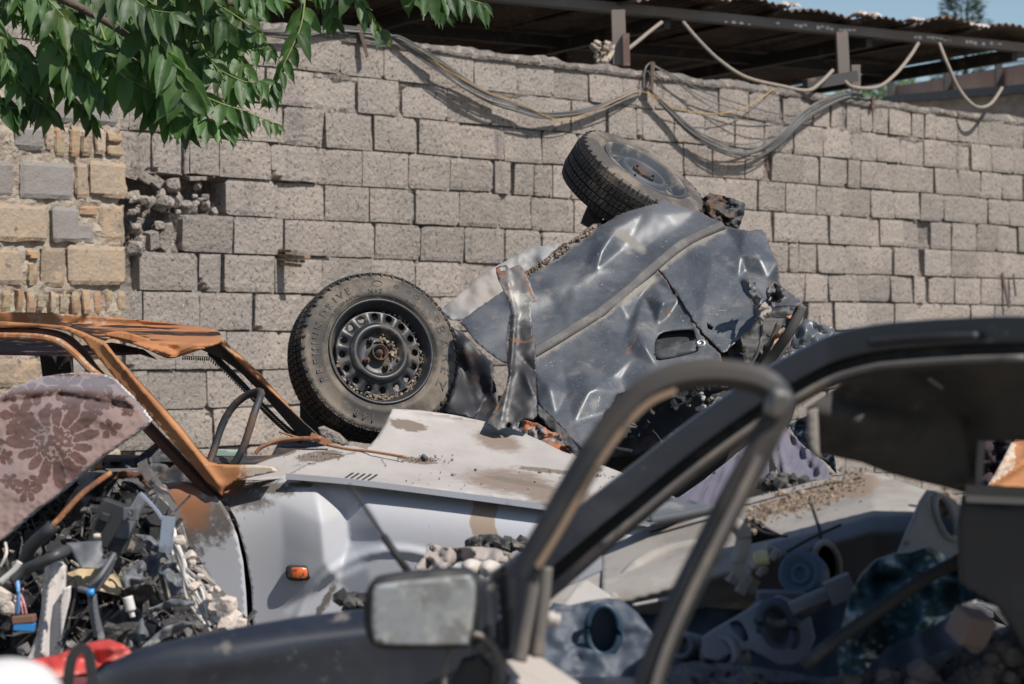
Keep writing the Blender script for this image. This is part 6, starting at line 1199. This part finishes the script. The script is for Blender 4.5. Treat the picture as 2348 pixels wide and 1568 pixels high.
q = MB(); sheet(q, [(1280, 1400), (1330, 1335), (1345, 1330), (1400, 1365), (1395, 1385), (1300, 1395)], Dp(5.2, 0, -.002, 1340, 1370), res=10, thick=.01); sheet(q, [(1450, 1385), (1535, 1368), (1540, 1376), (1450, 1392)], Dp(5.2), res=9, thick=.01); q.obj('pale_shelf', M_hood, arc, stain=lambda x, y: 0, grit=lambda x, y: 0)
q = MB(); sheet(q, [(1400, 1385), (1440, 1325), (1490, 1282), (1560, 1258), (1700, 1250), (1700, 1450), (1500, 1460)], Dp(5.9), res=20, thick=.02); q.obj('dark_hollow', M_dark, arc)
q = MB(); sheet(q, [(1480, 1150), (1560, 1140), (1640, 1160), (1500, 1200), (1420, 1215)], Dp(5.9, 0, -.004, 1500, 1170), res=10, thick=.01); tubepx(q, [(1490, 1195, 5.8), (1570, 1180, 5.8), (1640, 1165, 5.8)], .012); q.obj('rear_lip', M_gplas, arc)
# beige crumpled cover and round lamps in front of the silver wing
q = MB(); sheet(q, zB([(600, 790), (640, 740), (675, 690), (680, 640), (720, 630), (800, 650), (900, 655), (1050, 650), (1150, 665), (1250, 700), (1280, 740), (1200, 760), (1050, 740), (900, 750), (880, 760), (790, 830), (640, 815)]), Dp(5.9, 0, -.002, 1080, 1280, rough=.10, rs=.03, creases=[(985, 1255, 1040, 1310, 8, .08)]), res=8, thick=.02); tag(q.obj('crumpled_cover', pm('grey_beige_cover', (.30, .26, .235), .85, layers=[((.2, .17, .155), 6, .5, .65)])), 'crumpled grey-beige sheet metal cover above the door mirror', 'car part')
for i, (x, y, lb) in enumerate([(1077, 1302, 'left of the two pale round fittings just above the door mirror'), (1118, 1304, 'right of the two pale round fittings just above the door mirror')]):
    q = MB(); Mk = frame_z(P(x, y, 5.7), (-.2, -1, .1)); q.smooth = True; q.lathe([(.001, .022), (.012, .018), (.020, .006), (.022, -.02), (.020, -.06)], Mk, seg=20, closed=False); o = q.obj('round_fitting', pm('cream_plastic', (.50, .45, .40), .6) if i == 0 else bpy.data.materials['cream_plastic']); tag(o, lb, 'fitting', 'pale round fittings')
q = MB(); rr = random.Random(90)
for i in range(60): q.rock(P(rr.uniform(1078, 1200), 1246+rr.uniform(-8, 10)+.05*(0), 6.3+rr.uniform(0, .1)), rr.uniform(.006, .024), seed=i, sub=1, tint=rr.random())
tag(q.obj('black_debris', pm('charred_lumps', (.05, .047, .045), .8, tint=.8, layers=[((.2, .17, .15), 20, .55, .65)])), 'charred crumbs lying along the crumpled cover under the brown drip', 'debris', kind='stuff')
q = MB()
for i in range(26): q.rock(P(rr.uniform(780, 850), 1383+rr.uniform(-12, 14), 5.6+rr.uniform(0, .1)), rr.uniform(.008, .026), seed=i+9, sub=1, tint=rr.random())
tag(q.obj('charred_lumps', bpy.data.materials['charred_lumps']), 'small dark charred lumps just left of the door mirror', 'debris', kind='stuff')
# purple-grey cloth
M_cloth = pm('purple_grey_cloth', (.095, .088, .125), .9, sheen=.3, layers=[((.14, .122, .14), 4, .46, .64), ((.11, .10, .14), 9, .55, .68)], bump=[(14, .3, .01), (120, .2, .001)])
def fold(x, y): t = x*.10+y*.035+2.6*nz((x*.012, y*.008, 2)); return .035*abs(math.sin(t*.5))**.7+.012*math.sin(t*2.3+1)+.03*nz((x*.02, y*.01, 5))
q = MB(); sheet(q, zR([(560, 1010), (700, 900), (820, 800), (900, 740), (930, 760), (940, 850), (935, 960), (900, 1010), (830, 1060), (700, 1120), (560, 1175), (440, 1180), (400, 1120)]), Dp(7.2, 0, -.0018, 1650, 1080, fn=fold, rough=.006, rs=.03), res=6, thick=.01); q2 = q
sheet(q, zR([(975, 700), (1020, 690), (1060, 740), (1110, 790), (1180, 850), (1240, 900), (1280, 960), (1290, 1010), (1200, 1000), (1130, 1010), (1040, 1030), (1000, 980), (960, 900), (940, 820), (950, 750)]), Dp(7.25, .0006, -.0018, 1830, 1060, fn=fold, creases=[(1785, 1000, 1800, 1090, 6, -.07), (1800, 990, 1870, 1090, 7, .06)], rough=.006, rs=.03), res=5, thick=.01)
tag(q.obj('purple_cloth', M_cloth), 'crumpled purple-grey cloth draped under the overturned wreck', 'cloth')
q = MB(); sheet(q, zR([(1040, 690), (1150, 640), (1215, 640), (1240, 800), (1300, 870), (1310, 960), (1250, 900), (1180, 850), (1110, 790)]), Dp(7.5, rough=.1, rs=.04), res=8, thick=.01, jag=3); tag(q.obj('dark_blue_scrap', pm('teal_scrap', (.05, .07, .085), .5, layers=[((.2, .2, .2), 14, .6, .7)])), 'torn dark blue-grey sheet metal right of the purple cloth', 'metal scrap')
q = MB(); sheet(q, [(1808, 800), (1822, 760), (1845, 730), (1870, 738), (1912, 752), (1915, 772), (1900, 840), (1800, 880)], Dp(8.6, .0006, -.001, 1860, 790, rough=.05, rs=.04, creases=[(1840, 740, 1850, 860, 8, -.04)]), res=8, thick=.008); tag(q.obj('dark_body_panel', M_blue, rust=lambda x, y: .0), 'dark grey bent body panel standing behind the black car roof, right of the wreck', 'body panel')
q = MB(); rr = random.Random(15)
for i in range(60): 
    x, y = rr.gauss(1780, 20), rr.gauss(1108, 7); q.rock(P(x, y, 6.3+rr.uniform(-.06, .06)), rr.uniform(.008, .024), seed=i, sub=1, tint=rr.random())
tag(q.obj('dark_rubble', bpy.data.materials['charred_lumps']), 'clump of dark rubble at the back edge of the dashboard below the cloth', 'rubble', kind='stuff')
# rusty sheet and dark fabric seen through the quarter window
q = MB(); sheet(q, zR([(2140, 1040), (2190, 960), (2230, 890), (2280, 790), (2400, 760), (2500, 900), (2500, 1060)]), Dp(6.0, .0003, -.001, 2310, 1070, creases=[(2270, 1110, 2347, 1060, 8, -.05)]), res=8, thick=.01); tag(q.obj('rusty_sheet', M_burn, pale=lambda x, y: .7 if x < 2330 and y < 1100-(x-2290)*.7 else 0, soot=lambda x, y: 0), 'rusty orange sheet metal seen through the rear side window at the right edge', 'metal scrap')
q = MB(); sheet(q, zR([(2100, 780), (2300, 770), (2260, 880), (2200, 980), (2150, 1060), (2100, 1060)]), Dp(6.3, rough=.06, rs=.04), res=9, thick=.05); tag(q.obj('dark_upholstery', pm('dark_purple_fabric', (.035, .022, .03), .95)), 'dark purple upholstery behind the rusty sheet at the right edge', 'upholstery')
# shattered laminated glass sheet
M_teal = pm('shattered_green_glass', (.035, .085, .10), .35, coat=.3, layers=[((.09, .17, .20), 5, .48, .66, .5), ((.012, .022, .024), 4, .54, .66, .4), ((.25, .3, .3), 50, .66, .72, .4)], bump=[(30, .4, .01)])
q = MB(); sheet(q, zD([(1260, 900), (1330, 780), (1420, 690), (1540, 650), (1640, 640), (1750, 605), (1850, 660), (1960, 740), (2100, 700), (2200, 800), (2348, 870), (2700, 900), (2700, 1000), (2348, 1000), (2200, 990), (2050, 940), (1950, 970), (1850, 1060), (1700, 1150), (1500, 1230), (1400, 1330), (1330, 1410), (1220, 1410), (1180, 1330), (1200, 1150)]), Dp(4.75, .0001, -.0007, 2050, 1400, rough=.12, rs=.012, creases=[(1960, 1420, 2130, 1300, 12, -.08), (2010, 1330, 2190, 1310, 12, .08)]), res=10, thick=.008, smooth=False); tag(q.obj('shattered_windscreen', M_teal), 'crumpled blue-green shattered windscreen lying in shade below the dashboard', 'windscreen')
q = MB(); tubepx(q, [(1840, 1530, 4.5), (1900, 1480, 4.5), (2000, 1410, 4.5), (2100, 1340, 4.5), (2180, 1295, 4.5), (2225, 1280, 4.5), (2290, 1345, 4.4), (2400, 1380, 4.3)], .013); tag(q.obj('black_trim', M_rubb, smooth=True), 'long black rubber trim bent over the shattered windscreen', 'rubber trim')
q = MB(); sheet(q, zD([(2040, 670), (2100, 665), (2170, 700), (2240, 760), (2290, 830), (2280, 840), (2200, 800), (2150, 740), (2110, 700), (2130, 760), (2150, 820), (2120, 825), (2060, 770), (2010, 720)]), Dp(4.5), res=6, thick=.02); tag(q.obj('white_shard', pm('white_shard', (.55, .52, .46), .6)), 'curved white shard on the dark glass beside the rear door', 'shard')
# stones in the lower right corner
M_st = pm('grey_stone', (.10, .09, .088), .9, tint=.4, layers=[((.16, .135, .12), 9, .5, .66)], bump=[(30, .5, .01)])
q = MB(); rr = random.Random(66)
q.box(P(2225, 1437, 4.6), (.034, .03, .03), rot=Matrix.Rotation(.25, 3, 'Y') @ Matrix.Rotation(.5, 3, 'Z') @ Matrix.Rotation(.3, 3, 'X')); q.rock(P(2236, 1470, 4.62), .028, seed=2, sub=2); tag(q.obj('pinkish_stone', pm('pink_stone', (.27, .20, .175), .9, layers=[((.2, .16, .14), 9, .5, .66)], bump=[(30, .5, .01)]), bevel=.012), 'squarish pink-grey stone on top of the rubble in the lower right corner', 'stone')
q = MB(); sheet(q, [(1450, 1570), (1600, 1530), (1750, 1545), (1900, 1570), (2050, 1560), (2180, 1510), (2300, 1460), (2450, 1400), (2600, 1500), (2600, 1750), (1450, 1750)], Dp(4.8, 0, -.002, 2200, 1520, rough=.15, rs=.02), res=12, thick=.1, smooth=False)
for i in range(220):
    x = rr.uniform(1950, 2480); y = rr.uniform(1530, 1640)-max(0, x-2130)*.28; q.rock(P(x, y, 4.7+rr.uniform(-.12, .1)), rr.uniform(.006, .032), seed=i, sub=2, rough=.25, tint=rr.random())
tag(q.obj('rubble', M_st), 'dark heap of broken stones in the shaded lower right corner', 'rubble', kind='stuff')
# red plastic, strap and white body corner at the lower left
M_red = pm('faded_red_plastic', (.50, .055, .045), .5, layers=[((.55, .22, .18), 7, .5, .66, .7), ((.25, .04, .035), 5, .6, .7)])
q = MB(); sheet(q, zA([(-200, 1310), (40, 1275), (200, 1240), (380, 1210), (470, 1170), (600, 1125), (720, 1105), (820, 1140), (885, 1195), (840, 1225), (700, 1260), (600, 1330), (400, 1360), (370, 1420), (300, 1300), (100, 1300), (-200, 1400)]), Dp(4.9, 0, -.0014, 150, 1520, creases=[(205, 1480, 235, 1530, 8, .05), (150, 1500, 300, 1480, 10, -.04)], rough=.02), res=8, thick=.012); tag(q.obj('red_plastic_cover', M_red), 'faded red plastic cover half hidden by the black car wing at lower left', 'plastic piece')
q = MB(); q.sweep([P(x, y, 4.1) for x, y in cat([(152, 1640), (158, 1540), (170, 1497), (186, 1487), (202, 1500), (212, 1560), (220, 1640)], 6)], rectprof(.018, .008), up=(0, -1, 0)); tag(q.obj('strap', M_frame), 'blurred grey strap loop in front of the red plastic', 'strap')
q = MB(); q.smooth = True; cw = P(-45, 1660, 2.7)
for j in range(13):
    for i in range(25):
        a = math.pi*2*i/24; b = math.pi/2*j/12; q.v.append(tuple(cw+Vector((.075*math.sin(b)*math.cos(a), .30*math.sin(b)*math.sin(a), .062*math.cos(b))))); 
for j in range(12):
    for i in range(24): q.f.append([j*25+i, (j+1)*25+i, (j+1)*25+i+1, j*25+i+1]); q.m.append(0); q.c.append(.5); q.sm.append(True)
tag(q.obj('white_car_corner', pm('white_paint', (.72, .70, .68), .4)), 'white rounded body corner cut off by the lower left edge of the photo', 'car part')
# low ground heap carrying the wrecks
q = MB(); xs = np.arange(-3, 4.6, .12); ys = np.arange(5.6, 11.2, .12); vs = []
for y in ys:
    for x in xs: vs.append((x, y, max(-.1, (.62-.12*abs(x-.4)-.10*abs(y-9.0)*1.6)+.12*nz((x*1.3, y*1.3, 3))+.06*nz((x*4, y*4, 8)))))
q.add(vs, [(j*len(xs)+i, j*len(xs)+i+1, (j+1)*len(xs)+i+1, (j+1)*len(xs)+i) for j in range(len(ys)-1) for i in range(len(xs)-1)])
rr = random.Random(50)
for i in range(300): x = rr.uniform(-.6, 2.5); y = rr.uniform(7.9, 10); q.rock((x, y, max(0, .62-.12*abs(x-.4)-.16*abs(y-9))+rr.uniform(-.02, .06)), rr.uniform(.02, .09), seed=i, sub=1, tint=rr.random())
tag(q.obj('junk_mound', M_heap), 'low mound of dirt and scrap that the overturned wreck rests on', 'mound', kind='stuff')
